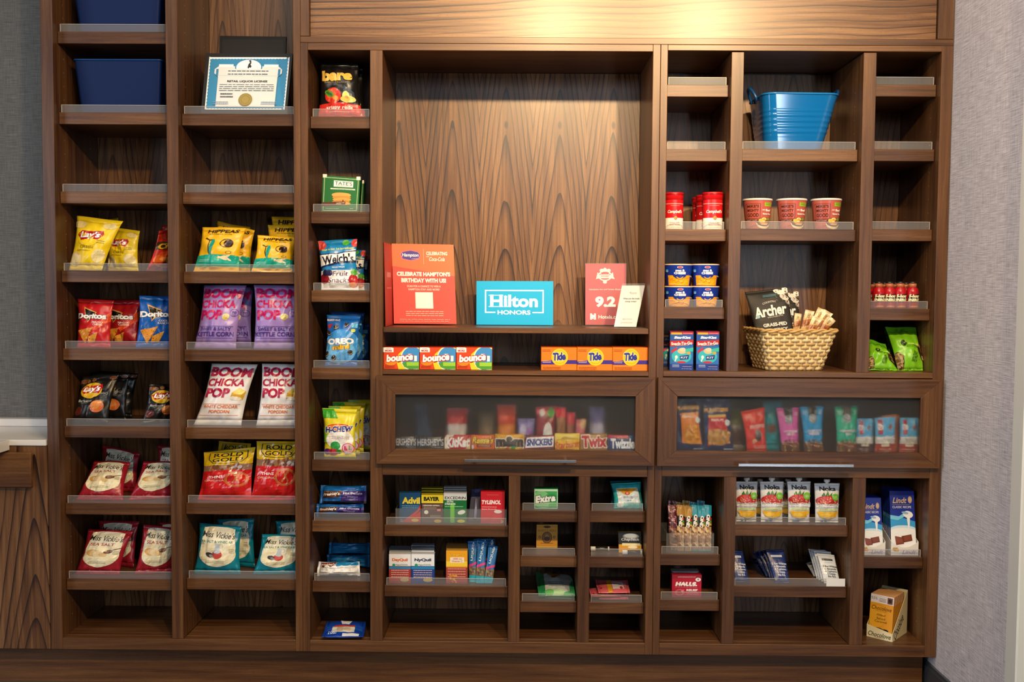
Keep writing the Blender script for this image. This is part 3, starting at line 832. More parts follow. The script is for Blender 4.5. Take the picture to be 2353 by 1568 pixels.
K['rold'] = [R(.5, .86, 1.02, .28, 'd9b414'), E(.5, .72, .52, .05, 'd9b414'), P([(.12, .96), (.88, .96), (.9, .82), (.80, .735), (.5, .715), (.2, .735), (.1, .82)], '2a2a36'), P([(.14, .95), (.86, .95), (.88, .825), (.79, .745), (.5, .727), (.21, .745), (.12, .825)], 'dcb818'),
    T('ROLD\nGOLD', .5, .845, .62, .175, '1f2434', b=.02), R(.5, .62, 1.02, .15, '8d6a52'), bits(13, 22, .08, .92, .56, .68, .03, .07, ['9c5a2c', '6b3f24', 'b9b4b2', '7d4a28']), R(.5, .29, 1.02, .58, 'c31a1a'),
    T('THINS', .30, .455, .30, .05, 'f3ece4', b=.02), T('ORIGINAL', .30, .385, .46, .035, 'ecc9b8', b=.0),
    RING(.72, .40, .24, .15, .16, 'b86a30'), R(.72, .42, .035, .24, 'b86a30', 35), R(.72, .42, .035, .24, 'b86a30', -35), RING(.72, .40, .20, .12, .05, 'd68c48')]
K['rold_dull'] = K['rold']

CH = 'chip bag'
_bag = bag
X1 = (XS_L[1], XS_L[2]); X2 = (XS_L[3], XS_L[4])
def bag(n, l, c, q, z, *a, **k): return _bag(n, l, c, q, z, *a, xlim=X2 if q[2][0] > 438 else X1, **k)
L1 = lambda i: SH[('L1', i)]
L2 = lambda i: SH[('L2', i)]
# -- chips, first chip shelf of the left column
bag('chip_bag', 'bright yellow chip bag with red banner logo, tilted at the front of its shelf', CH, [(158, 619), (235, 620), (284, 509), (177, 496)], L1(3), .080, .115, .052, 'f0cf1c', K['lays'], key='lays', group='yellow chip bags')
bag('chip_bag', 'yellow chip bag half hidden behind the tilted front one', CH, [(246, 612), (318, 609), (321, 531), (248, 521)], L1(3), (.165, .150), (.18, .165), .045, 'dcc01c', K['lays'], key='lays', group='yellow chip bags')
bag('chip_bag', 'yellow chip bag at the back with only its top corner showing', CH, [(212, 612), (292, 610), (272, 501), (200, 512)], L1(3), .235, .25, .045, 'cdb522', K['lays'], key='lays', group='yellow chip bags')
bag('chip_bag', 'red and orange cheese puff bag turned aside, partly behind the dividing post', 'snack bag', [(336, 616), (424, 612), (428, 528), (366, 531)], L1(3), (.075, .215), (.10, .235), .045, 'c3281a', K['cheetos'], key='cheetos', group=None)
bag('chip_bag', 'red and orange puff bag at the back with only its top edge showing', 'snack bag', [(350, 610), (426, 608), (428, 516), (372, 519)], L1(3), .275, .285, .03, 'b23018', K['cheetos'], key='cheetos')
# -- tortilla chips
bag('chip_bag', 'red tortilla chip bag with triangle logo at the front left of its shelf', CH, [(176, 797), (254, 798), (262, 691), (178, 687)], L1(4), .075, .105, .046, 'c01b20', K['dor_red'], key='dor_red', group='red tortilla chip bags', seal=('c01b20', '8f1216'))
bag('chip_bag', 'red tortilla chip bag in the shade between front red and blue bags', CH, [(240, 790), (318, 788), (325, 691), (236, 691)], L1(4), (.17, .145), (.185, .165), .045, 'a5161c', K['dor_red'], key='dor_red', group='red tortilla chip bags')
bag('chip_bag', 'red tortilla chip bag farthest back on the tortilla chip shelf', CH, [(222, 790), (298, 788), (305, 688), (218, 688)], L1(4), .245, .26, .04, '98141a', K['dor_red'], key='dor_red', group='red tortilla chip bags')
bag('chip_bag', 'blue tortilla chip bag with triangle logo beside the dividing post', CH, [(311, 798), (404, 798), (408, 682), (320, 680)], L1(4), (.075, .125), (.10, .15), .048, '0f57ad', K['dor_blue'], key='dor_blue')
# -- barbecue
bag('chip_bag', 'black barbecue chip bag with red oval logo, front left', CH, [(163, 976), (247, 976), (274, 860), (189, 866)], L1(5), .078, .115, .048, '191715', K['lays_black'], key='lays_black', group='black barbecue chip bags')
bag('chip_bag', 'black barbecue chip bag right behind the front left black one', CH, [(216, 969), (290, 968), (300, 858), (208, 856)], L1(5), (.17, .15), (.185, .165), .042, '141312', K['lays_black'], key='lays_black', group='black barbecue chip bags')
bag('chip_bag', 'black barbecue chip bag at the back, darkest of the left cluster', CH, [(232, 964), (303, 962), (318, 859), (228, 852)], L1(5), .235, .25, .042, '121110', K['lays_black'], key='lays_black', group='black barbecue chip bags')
bag('chip_bag', 'black barbecue chip bag with oval logo cut by the dividing post', CH, [(324, 976), (404, 974), (420, 884), (344, 882)], L1(5), (.075, .135), (.10, .16), .046, '191715', K['lays_black'], key='lays_black', group='black barbecue chip bags')
# -- sea salt, two shelves
def mvr(nm, c, i, y0, y1, th, lab): bag('chip_bag', lab, CH, c, L1(i), y0, y1, th, '9e1c2c', K['mv_red'], key='mv_red', group='red and cream sea salt chip bags')
mvr(0, [(172, 1145), (283, 1143), (300, 1062), (216, 1058)], 6, .080, .175, .050, 'red and cream sea salt bag leaning back at the left, upper sea salt shelf')
mvr(0, [(236, 1126), (314, 1122), (323, 1042), (234, 1022)], 6, (.235, .22), (.275, .26), .045, 'red and cream sea salt bag rising behind the left one, upper sea salt shelf')
mvr(0, [(293, 1150), (392, 1148), (420, 1062), (330, 1060)], 6, (.080, .12), (.175, .20), .050, 'red and cream sea salt bag leaning at the post, upper sea salt shelf')
mvr(0, [(360, 1126), (432, 1124), (436, 1030), (362, 1022)], 6, (.26, .27), (.285, .29), .035, 'red and cream sea salt bag behind the post-side one, upper sea salt shelf')
mvr(0, [(172, 1323), (274, 1325), (307, 1221), (202, 1216)], 7, .078, .125, .052, 'red and cream sea salt bag at the front left, lower sea salt shelf')
mvr(0, [(228, 1306), (309, 1304), (321, 1199), (226, 1197)], 7, (.21, .17), (.235, .20), .046, 'red and cream sea salt bag behind the left one, lower sea salt shelf')
mvr(0, [(308, 1325), (398, 1323), (410, 1214), (330, 1206)], 7, (.078, .115), (.115, .15), .050, 'red and cream sea salt bag beside the post, lower sea salt shelf')
mvr(0, [(362, 1304), (436, 1302), (438, 1204), (364, 1200)], 7, .265, .28, .04, 'red and cream sea salt bag in the back corner, lower sea salt shelf')
# -- second column: chickpea puffs
def hip(c, y0, y1, th, lab, body='efb91b'): bag('snack_bag', lab, 'snack bag', c, L2(2), y0, y1, th, body, K['hip'], key='hip', group='yellow chickpea puff bags')
hip([(444, 623), (549, 622), (565, 524), (465, 522)], .078, .108, .048, 'yellow and teal chickpea puff bag with a winking face, front left')
hip([(482, 612), (576, 610), (586, 530), (500, 508)], .165, .18, .045, 'yellow chickpea puff bag directly behind the front left winking bag')
hip([(500, 606), (570, 604), (575, 522), (498, 512)], .24, .255, .04, 'yellow chickpea puff bag third in line behind the front left bag')
hip([(577, 624), (672, 623), (684, 546), (592, 541)], (.078, .10), (.105, .13), .044, 'yellow and teal winking face bag, shorter front one by the right post')
hip([(612, 612), (712, 610), (718, 521), (615, 517)], .175, .19, .045, 'yellow chickpea puff bag standing tall behind the short winking one')
hip([(626, 606), (716, 604), (722, 500), (624, 498)], .245, .26, .04, 'yellow chickpea puff bag at the very back right, tallest')
# -- popcorn
def bp(c, i, y0, y1, th, lab, body, k, grp): bag('popcorn_bag', lab, 'popcorn bag', c, L2(i), y0, y1, th, body, K[k], key=k, group=grp)
bp([(445, 799), (542, 799), (566, 656), (468, 656)], 3, .080, .105, .056, 'lilac kettle corn bag with pink lettering, front left', 'a487c9', 'bcp_purple', 'lilac popcorn bags')
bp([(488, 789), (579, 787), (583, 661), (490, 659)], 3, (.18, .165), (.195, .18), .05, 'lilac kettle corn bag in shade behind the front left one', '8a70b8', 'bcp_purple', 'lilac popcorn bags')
bp([(582, 799), (684, 799), (694, 657), (583, 655)], 3, (.080, .095), (.105, .12), .052, 'lilac kettle corn bag beside the right post', 'a487c9', 'bcp_purple', 'lilac popcorn bags')
bp([(445, 978), (555, 978), (593, 838), (487, 836)], 5 - 1, .080, .108, .056, 'white cheddar popcorn bag with crimson lettering, front left', 'e8e6e4', 'bcp_white', 'white popcorn bags')
bp([(588, 979), (690, 979), (702, 838), (602, 836)], 4, (.080, .095), (.105, .12), .052, 'white cheddar popcorn bag beside the right post', 'e8e6e4', 'bcp_white', 'white popcorn bags')
# -- pretzels
def pz(c, y0, y1, th, lab): bag('pretzel_bag', lab, 'pretzel bag', c, L2(5), y0, y1, th, 'c31a1a', K['rold'], key='rold', group='red and yellow pretzel bags', seal=('b99a1a', 'd9b414'), finish=lambda h: pbr(h, .2, .6))
pz([(455, 1150), (580, 1150), (588, 1028), (469, 1040)], .080, .118, .056, 'red and yellow pretzel bag with slumped top, left')
pz([(482, 1138), (572, 1136), (577, 1020), (503, 1014)], .195, .21, .045, 'red and yellow pretzel bag hidden behind the slumped left one')
pz([(577, 1151), (684, 1151), (697, 1015), (590, 1014)], (.080, .095), (.105, .12), .054, 'red and yellow pretzel bag upright beside the right post')
# -- vinegar
def mt(c, y0, y1, th, lab): bag('chip_bag', lab, CH, c, L2(6), y0, y1, th, '0d7f93', K['mv_teal'], key='mv_teal', group='teal and cream vinegar chip bags')
mt([(444, 1322), (554, 1320), (556, 1211), (458, 1202)], .080, .105, .054, 'teal and cream vinegar chip bag, front left of the lowest shelf')
mt([(505, 1304), (588, 1302), (585, 1192), (500, 1194)], (.20, .165), (.215, .185), .046, 'teal and cream vinegar chip bag behind the front left teal one')
mt([(580, 1322), (688, 1320), (700, 1230), (602, 1228)], (.080, .095), (.125, .14), .052, 'teal and cream vinegar chip bag leaning by the right post')
mt([(632, 1304), (720, 1302), (722, 1196), (634, 1198)], .215, .235, .045, 'teal and cream vinegar chip bag at the back by the right post')

bag = _bag
# -- blue tubs in the first column
def tub_square(label, cx0, cx1, bx0, bx1, pyt, z, pyb):
    y0 = 0.075
    w0, w1 = at(cx0, pyt, y0).x, at(cx1, pyt, y0).x; v0, v1 = at(bx0, pyb, y0 + .02).x, at(bx1, pyb, y0 + .02).x
    zt = at((cx0 + cx1) / 2, pyt, y0).z
    r = empty('storage_tub', ((v0 + v1) / 2, .16, z), label, 'tub', 'navy tubs on the top shelves')
    dep = .215
    m = MB()
    def ring(t, o=0.0):
        a, b = v0 + (w0 - v0) * t, v1 + (w1 - v1) * t; ya, yb = y0 + .022 * (1 - t), y0 + dep - .022 * (1 - t)
        return rounded((a + b) / 2, (ya + yb) / 2, (b - a) / 2 - o, (yb - ya) / 2 - o, .010, z + .0012 + (zt - z) * t)
    inner = ring(0.02, .004); inner = [Vector((p.x, p.y, z + .004)) for p in inner]
    m.loft([ring(0), ring(.25), ring(.5), ring(.75), ring(1), ring(1, .004), inner], 0, True, True)
    m.out('body', pbr('031c4c', .5, .2), r)  # blue tub; its unlit darkness is put into the colour
    rm = MB(); rr = ring(1); rm.tube([p + Vector((0, 0, -.002)) for p in rr], .0035, 6, 0, True); rm.out('rim', pbr('06346a', .35, .4), r, True)
    return r
tub_square('navy blue tapered tub on the topmost left shelf, cut by the photo edge', 163, 371, 183, 363, -52, L1(0), 66)
tub_square('navy blue tapered tub with a thin rim on the second left shelf', 168.5, 370, 186, 365.5, 137, L1(1), 253)

# -- framed licence
z = L2(0)
q = quad([(461, 258), (659, 258), (673, 123), (474, 122)], .070, .128, z + .0055)
r = empty('certificate_frame', base_of(q), 'black framed blue-bordered certificate with a gold seal, leaning on the shelf', 'framed certificate')
nrm = (q[1] - q[0]).cross(q[3] - q[0]).normalized()
slab(r, q, -nrm * .012, ('0f0f10', '0d0d0e', '0d0d0e'), part='frame', finish=lambda h: pbr(h, .4, .3))
def sub(q, u0, v0, u1, v1, off):
    f = lambda u, v: (q[0] * (1 - u) + q[1] * u) * (1 - v) + (q[3] * (1 - u) + q[2] * u) * v + nrm * off
    return [f(u0, v0), f(u1, v0), f(u1, v1), f(u0, v1)]
s = sub(q, .045, .065, .972, .93, .0004)
cert = [R(.5, .5, 1, 1, '2f86b5')]
for k in range(24): cert += [E(.02 + .04 * k, .985, .024, .022, 'eef3f5', n=10), E(.02 + .04 * k, .0, .024, .022, 'eef3f5', n=10)]
for k in range(16): cert += [E(.005, .03 + .0625 * k, .014, .034, 'eef3f5', n=10), E(.995, .03 + .0625 * k, .014, .034, 'eef3f5', n=10)]
cert += [P([(.13, .04), (.87, .04), (.87, .62), (.92, .68), (.92, .76), (.87, .82), (.13, .82), (.08, .76), (.08, .68), (.13, .62)], 'dcddd9'), R(.5, .70, .80, .13, '2f7fae'), R(.5, .70, .74, .125, 'dcddd9'), R(.22, .83, .18, .05, 'eef2f2'), R(.78, .83, .18, .05, 'eef2f2'),
    E(.5, .80, .17, .16, '2f7fae'), E(.5, .80, .155, .145, 'f4f5f2'), R(.5, .71, .74, .115, 'dcddd9'), P([(.44, .66), (.56, .66), (.56, .60), (.44, .60)], 'dcddd9'),
    P([(.485, .80), (.495, .86), (.51, .885), (.505, .915), (.525, .92), (.53, .88), (.52, .85), (.535, .82), (.525, .785), (.51, .80), (.50, .775), (.49, .78)], '20262c'), E(.512, .925, .016, .012, '20262c'),
    small(21, .5, .725, .5, 2, .06, '5f6f7a'), T('RETAIL LIQUOR LICENSE', .5, .525, .50, .045, '1c2a36', b=.03), small(22, .5, .465, .68, 4, .038, '77828a'), small(23, .26, .285, .16, 2, .055, '333d46'),
    E(.5, .175, .085, .12, '8d7a3a'), E(.5, .175, .07, .10, 'a08c46'), RING(.5, .175, .055, .078, .1, '7d6b30'), small(24, .2, .13, .2, 2, .035, '7f93a8'), small(25, .8, .13, .2, 2, .035, '6f90b0')]
m_ = MB().add(s, [(0, 1, 2, 3)]).out('certificate', card('dcddd9'), r)
prints(Patch([[s[0], s[1]], [s[3], s[2]]]), cert, r, card, base=.0003)
q2 = quad([(500, 252), (652, 252), (658, 84), (505, 82)], .150, .205, z + .004)
r2 = empty('picture_frame', base_of(q2), 'empty dark frame standing upright behind the framed certificate', 'frame')
n2 = (q2[1] - q2[0]).cross(q2[3] - q2[0]).normalized()
slab(r2, q2, -n2 * .010, ('0e0d0d', '0c0b0b', '0c0b0b'), part='frame', finish=lambda h: pbr(h, .45, .2))
nrm = n2
s2 = sub(q2, .04, .04, .96, .96, .0004)
MB().add(s2, [(0, 1, 2, 3)]).out('glazing', pbr('15100c', .3, .15), r2)

# ------------------------------------------------------------------ narrow candy column
def col(name, label, cat, c, i, y0, y1, th, body, decals=(), key=None, **kw):
    return bag(name, label, cat, c, SH[('A', i)], y0, y1, th, body, decals, key=key, xlim=(XA0, XA1), **kw)
K['bare'] = [R(.5, .11, 1.02, .24, 'c4281c'), E(.5, .22, .5, .03, 'c4281c'), P([(.64, .56), (.88, .44), (.9, .24), (.72, .24), (.6, .40)], '3a4652'),
    E(.35, .375, .215, .135, 'bf2a14'), E(.30, .40, .12, .08, 'd8522a'), E(.42, .33, .07, .04, 'd98a2a'), E(.25, .41, .13, .05, '4f8a2a', -25), E(.25, .41, .09, .022, '2f5f1c', -25),
    E(.68, .35, .09, .10, 'eec96a'), E(.75, .315, .16, .055, 'f0d079'), E(.66, .31, .12, .05, 'e3b552'), E(.7, .34, .04, .025, 'b97a2a'),
    T('bare', .45, .74, .80, .20, 'dcb04a', b=.06, rot=2), T('BAKED CRUNCHY', .46, .615, .68, .032, '8d7a55', b=.0), T('crispy reds', .50, .165, .62, .07, 'f4e9dc', b=.02), small(31, .5, .10, .5, 1, .03, 'e0a89a')]
col('apple_chip_pouch', 'black apple chip pouch with gold lettering and red apple at the column top', 'snack pouch', [(731, 263), (834, 264), (824, 145), (735, 142)], 0, .078, .10, .048, '131112', K['bare'], 'bare', sb=.03, st=.08)
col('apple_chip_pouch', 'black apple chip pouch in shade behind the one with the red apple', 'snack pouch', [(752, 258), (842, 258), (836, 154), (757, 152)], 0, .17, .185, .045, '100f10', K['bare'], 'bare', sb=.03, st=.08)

K['tate'] = [BOXL(.5, .5, .90, .90, .012, 'cfd9a8', 1.0), R(.56, .80, .52, .17, 'f1f0e6'), T("TATE'S", .56, .815, .46, .10, '2b5a2c', b=.01), T('BAKE SHOP', .56, .745, .36, .03, '6f8a52', b=.0), R(.55, .655, .66, .035, 'e4e8d4'), small(32, .55, .655, .55, 1, .03, '4b7a3c'),
    E(.52, .49, .26, .075, 'd3a04e'), E(.53, .42, .25, .055, 'c08a3c'), E(.54, .36, .25, .055, 'd0994a'), E(.52, .30, .24, .05, 'b98238'), E(.54, .25, .24, .045, 'cf9a4c'), R(.57, .30, .03, .12, '5a2c18'), P([(.02, .27), (.64, .31), (.64, .215), (.02, .16)], '5c2c1c'), T('CHOCOLATE CHIP\nCOOKIES', .44, .25, .36, .06, 'e9d8c0', b=.01, rot=2), small(33, .3, .10, .36, 1, .04, 'c9d8b8'), small(34, .82, .10, .1, 1, .05, 'c9d8b8')]
def tate(c, y0, y1, lab):
    q = quad(c, y0, y1, SH[('A', 1)])
    r = empty('cookie_carton', base_of(q), lab, 'cookie box')
    slab(r, q, .045, ('18682f', '12502a', '1c6f35'), K['tate'], key='tate')
    for k, s in ((3, 1), (2, -1)):
        p = q[k]; MB().bbox(p.x - .0005 if s > 0 else p.x - .013, p.x + .013 if s > 0 else p.x + .0005, p.y - .0015, p.y + .010, p.z - .008, p.z + .004, .001).out('corner_tab', card('efe9d8'), r)
    return r
tate([(738, 486), (823, 486), (828, 409), (742, 403)], .066, .072, 'green cookie box with white corner tabs and stacked cookies pictured')
tate([(755, 483), (833, 483), (836, 417), (757, 413)], .150, .156, 'dark green cookie box mostly hidden behind the front cookie box')

K['welch'] = [E(.06, .90, .14, .10, 'c43a3a'), E(.72, .93, .09, .06, '4fae3a'), E(.95, .92, .09, .08, 'd9433f'), T('Fruit is our 1st Ingredient!', .50, .80, .84, .055, 'e8e24a', b=.02, rot=2),
    P([(.0, .47), (.98, .58), (.98, .80), (.5, .70), (.0, .72)], 'f4f4f2'), P([(.0, .44), (1, .54), (1, .57), (.0, .47)], '1a2a5c'), P([(.0, .70), (.5, .695), (1, .76), (1, .78), (.5, .715), (.0, .72)], '1a2a5c'),
    T("Welch's", .50, .60, .88, .19, '171a2e', b=.03, rot=4), T('MIXED FRUIT', .52, .43, .36, .03, 'e9f2f8', b=.02), R(.5, .19, 1.02, .38, 'e9ebf0'), T('Fruit\nSnacks', .50, .25, .62, .22, '5a1f3a', sh=.2, b=.0), E(.10, .22, .13, .10, '8a1828'), E(.24, .33, .10, .06, '2a2a5a'), E(.14, .33, .08, .06, '23234a'), E(.90, .18, .13, .12, 'b3232c'), E(.93, .34, .09, .06, '55a83a'), E(.86, .10, .1, .05, 'e0862c')]
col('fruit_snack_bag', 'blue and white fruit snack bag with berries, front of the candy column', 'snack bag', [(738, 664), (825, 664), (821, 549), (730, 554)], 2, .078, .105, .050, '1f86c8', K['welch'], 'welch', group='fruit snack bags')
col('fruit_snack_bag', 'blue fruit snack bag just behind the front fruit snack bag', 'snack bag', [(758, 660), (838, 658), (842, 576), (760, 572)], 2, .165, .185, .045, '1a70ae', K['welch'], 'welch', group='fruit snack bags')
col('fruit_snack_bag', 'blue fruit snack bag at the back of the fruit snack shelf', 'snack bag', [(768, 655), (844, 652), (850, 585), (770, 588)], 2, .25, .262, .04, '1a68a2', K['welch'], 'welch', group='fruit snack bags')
ck = lambda x, y, a=20: [E(x, y, .075, .036, '2a1d18', a), E(x - .008, y + .012, .072, .034, 'd9cfc0', a), E(x - .012, y + .02, .072, .034, '37261e', a)]
K['oreo'] = [E(.5, .42, .55, .30, '3f95dd'), E(.45, .28, .5, .22, '6db4ea'), P([(.02, .81), (.20, .82), (.06, .72)], 'c02030'), T('MAKES BAG', .20, .90, .38, .045, 'e6d5dc', b=.02), T('OREO', .46, .485, .84, .12, 'f6f8fa', b=.07, ol='16327a', olw=.035, rot=2), T('mini', .48, .375, .56, .10, 'f0b428', b=.05, ol='3a2a18', olw=.035, rot=4),
    ck(.30, .75), ck(.62, .80, 45), ck(.07, .64, -40), ck(.05, .23, 60), ck(.28, .16, 50), ck(.80, .26, 10), R(.86, .80, .18, .09, '58b8e8'), E(.83, .70, .07, .035, 'b8c83a'), small(35, .3, .05, .4, 1, .03, 'c8e0f4')]
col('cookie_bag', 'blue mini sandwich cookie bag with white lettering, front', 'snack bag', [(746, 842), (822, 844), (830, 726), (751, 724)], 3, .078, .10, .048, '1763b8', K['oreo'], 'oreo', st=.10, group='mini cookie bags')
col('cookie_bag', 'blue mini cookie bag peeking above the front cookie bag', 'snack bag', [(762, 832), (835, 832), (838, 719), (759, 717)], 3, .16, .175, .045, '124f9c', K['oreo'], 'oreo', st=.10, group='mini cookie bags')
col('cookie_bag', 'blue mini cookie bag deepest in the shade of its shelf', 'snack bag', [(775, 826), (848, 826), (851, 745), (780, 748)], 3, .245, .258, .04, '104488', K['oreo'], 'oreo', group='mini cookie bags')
K['chew'] = [P([(0, .80), (.46, .80), (.34, .99), (0, .99)], '3fae2c'), P([(.0, .62), (.12, .50), (.12, .30), (.0, .3)], '8cc83a'), E(.52, .36, .44, .20, 'f3f1ea'), E(.5, .60, .42, .085, 'd8412a'), E(.5, .595, .38, .07, 'eb8a2c'), T('H-CHEW', .5, .575, .88, .125, '1c2f86', sh=.15, b=.05, ol='f4f6fa', olw=.05, rot=3),
    T('Immensely Fruity\nIntensely Chewy', .5, .40, .66, .065, '6a2a68', b=.0), E(.38, .24, .16, .085, '2c9a44'), E(.12, .12, .12, .06, '5a2a86'), E(.30, .11, .16, .07, 'c0283a'), E(.48, .12, .08, .045, '3f8a2c'), E(.78, .19, .20, .105, 'd8527a'), E(.78, .19, .175, .09, 'e9b9c8'), R(.71, .19, .09, .09, 'c8325a'), R(.84, .20, .09, .09, '6fb048'), R(.78, .09, .2, .03, 'efe6ea')]
for k, (c, y0, lab) in enumerate((
    ([(744, 1053), (818, 1053), (821, 941), (740, 938)], .078, 'yellow and green fruit chew bag at the front of its shelf'),
    ([(756, 1045), (828, 1045), (830, 934), (755, 934)], .135, 'yellow and green fruit chew bag second in the row'),
    ([(764, 1042), (836, 1042), (841, 924), (764, 924)], .180, 'yellow and green fruit chew bag third in the row'),
    ([(792, 1040), (856, 1038), (862, 919), (800, 919)], .245, 'yellow and green fruit chew bag farthest back by the post'))):
    col('fruit_chew_bag', lab, 'candy bag', c, 4, y0, y0 + .022, .040, 'e2d62a', K['chew'], 'chew', group='fruit chew bags', st=.09)

# -- small donut packs
def pack(label, c, z, y, th, body, decals, key, group=None, xl=(XA0, XA1), name='donut_pack', cat='donut pack', **kw):
    q = quad(c, y, y + .012, None)
    if z is not None:
        dz = z + .0012 - min(q[0].z, q[1].z)
        for p in q: p.z += dz
    r = empty(name, base_of(q), label, cat, group)
    bag_core(r, q, th, body, decals, key, pinch=.10, side_seals=True, sb=.06, st=.06, back=1.6, full=.35, zmin=z, xlim=xl, **kw)
    return r
K['frd'] = [R(.75, .42, .52, .84, '3b2a78'), R(.5, .86, 1.02, .3, '1867b0'), P([(.06, .30), (.46, .36), (.50, .72), (.10, .68)], '7a4a28'), P([(.08, .33), (.445, .385), (.48, .69), (.115, .65)], '5c3018'), T("Freshley's", .28, .52, .36, .24, 'f3efe6', b=.03, rot=3), T('Mini Donuts', .72, .58, .38, .14, 'e6e2f2', b=.03), T('Frosted', .72, .38, .2, .08, 'c9bfe0', b=.0), R(.55, .05, .9, .16, '1d1320')]
K['frw'] = [P([(.06, .62), (.44, .70), (.46, .98), (.10, .92)], '7a2a20'), T("Freshley's", .27, .80, .34, .18, 'f1eadf', b=.03, rot=4), R(.72, .86, .5, .22, '1f86c0')] + [E(.08 + .175 * k, .40, .095, .36, 'f4f3ef') for k in range(6)] + [E(.08 + .175 * k, .36, .03, .2, 'dcdad8') for k in range(6)]
zA = SH[('A', 5)]
pack('blue and purple mini donut pack lying under another one', [(726, 1190), (836, 1190), (836, 1160), (728, 1160)], zA, .082, .075, '1a5aa8', K['frd'], 'frd', 'frosted donut packs')
pack('blue and purple mini donut pack, topmost of its pile', [(734, 1159.5), (842, 1159.5), (842, 1118), (738, 1117)], zA + .044, .088, .075, '1a66b4', K['frd'], 'frd', 'frosted donut packs')
zA = SH[('A', 6)]
pack('clear donut pack of white powdered donuts with a red label, front', [(728, 1334), (828, 1334), (826, 1300), (732, 1300)], zA, .082, .075, 'dfe4ee', K['frw'], 'frw', 'powdered donut packs')
pack('blue wrapped donut pack lying behind the white donuts', [(752, 1318), (850, 1318), (850, 1288), (752, 1288)], zA, .195, .070, '1f7cbc', [R(.5, .85, 1, .2, '1a69a4'), small(41, .5, .5, .6, 1, .1, '14507f')], 'fb1', 'powdered donut packs')
pack('blue wrapped donut pack on top of the rear blue one', [(755, 1288), (850, 1288), (850, 1262), (757, 1261)], zA + .046, .20, .070, '1f7cbc', [R(.5, .85, 1, .2, '1a69a4'), small(42, .4, .5, .4, 1, .1, '2a3a4a')], 'fb2', 'powdered donut packs')
# flat packets
def lying(name, label, cat, pts, z, th, body, decals, key, group=None, xl=None, tilt=0.0, **kw):
    """A packet lying down: pixels of its front-left, front-right, back-right, back-left corners on the plane z."""
    zz = z + th * 0.5 + .0012
    q = [atz(p[0], p[1], zz) for p in pts]
    dy = max(0.0, 0.048 - min(p.y for p in q)) if xl is None or name != 'snack_packet' else 0.0
    for p in q: p.y += dy
    q[2].z += tilt; q[3].z += tilt
    r = empty(name, Vector((sum(p.x for p in q) / 4, sum(p.y for p in q) / 4, z + .0012)), label, cat, group)
    bag_core(r, q, th, body, decals, key, pinch=.03, side_seals=True, sb=.08, st=.08, back=1.0, full=.4, zmin=z, xlim=xl, **kw)
    return r
K['fig'] = [R(.5, .5, .9, .3, '1c4aa8'), R(.5, .50, .5, .34, 'b03028'), R(.48, .40, .55, .34, 'd9d2c4'), R(.40, .40, .16, .28, 'bfae94'), R(.57, .42, .16, .28, 'cabaa0'), P([(.36, .98), (.66, .98), (.60, .72), (.42, .72)], 'e4e9f2'), T('2 DELI', .23, .22, .2, .16, 'dfe6f4', b=.02), R(.68, .10, .4, .14, 'e9e9ea')]
lying('snack_packet', 'royal blue snack packet lying alone on the column floor', 'snack packet', [(739, 1466), (835, 1466), (842, 1438), (751, 1437)], ZB1, .018, '123ea0', K['fig'], 'fig', xl=(XA0, XA1), tilt=.012)

# ------------------------------------------------------------------ niche: signs and laundry cartons
def sign(name, label, cat, c, z, y0, y1, dep, cols, decals, part='board', finish=card, lift=0.0006):
    q = quad(c, y0, y1, z + lift)
    r = empty(name, base_of(q), label, cat)
    n = (q[1] - q[0]).cross(q[3] - q[0]).normalized()
    slab(r, q, -n * dep, cols, decals, part=part, finish=finish)
    return r, q, n
poster = [P([(0, .72), (1, .60), (1, 1), (0, 1)], 'ee7048'), P([(.13, .86), (.165, .905), (.30, .925), (.43, .905), (.465, .86), (.43, .805), (.30, .785), (.165, .805)], 'c86f86'), P([(.145, .86), (.175, .897), (.30, .915), (.42, .897), (.45, .86), (.42, .815), (.30, .797), (.175, .815)], '4b3f94'),
    T('Hampton', .295, .855, .27, .055, 'f4f0f6', sh=.25, b=.02), T('by HILTON', .37, .815, .1, .014, 'e4dcec', b=.0), R(.51, .845, .004, .19, 'f0c9b8'), T('CELEBRATING', .725, .885, .34, .045, 'f8e4dc', b=.03), T('with', .575, .845, .05, .016, 'f8e4dc', b=.0), T('Coca-Cola', .725, .815, .25, .05, 'f9ece6', sh=.3, b=.01),
    T("CELEBRATE HAMPTON'S", .5, .625, .86, .055, 'fbeee8', b=.05), T('BIRTHDAY WITH US!', .5, .545, .72, .055, 'fbeee8', b=.05), T('SCAN FOR A CHANCE TO WIN A', .5, .472, .54, .026, 'f6d2c6', b=.02), T('HAMPTON STAY AND MORE!', .5, .432, .50, .026, 'f6d2c6', b=.02),
    R(.5, .295, .28, .205, 'f3ede6'), small(51, .5, .155, .60, 3, .026, 'f3b7a6'), small(52, .5, .055, .80, 2, .022, 'f0a592')]
sign('poster', 'coral red celebration poster standing at the left of the niche', 'sign', [(905, 747), (1049, 746), (1042, 562.5), (900, 560)], ZM, .19, .215, .006, ('de4f47', 'b8b0a8', 'c8c0b8'), poster, lift=.0035)
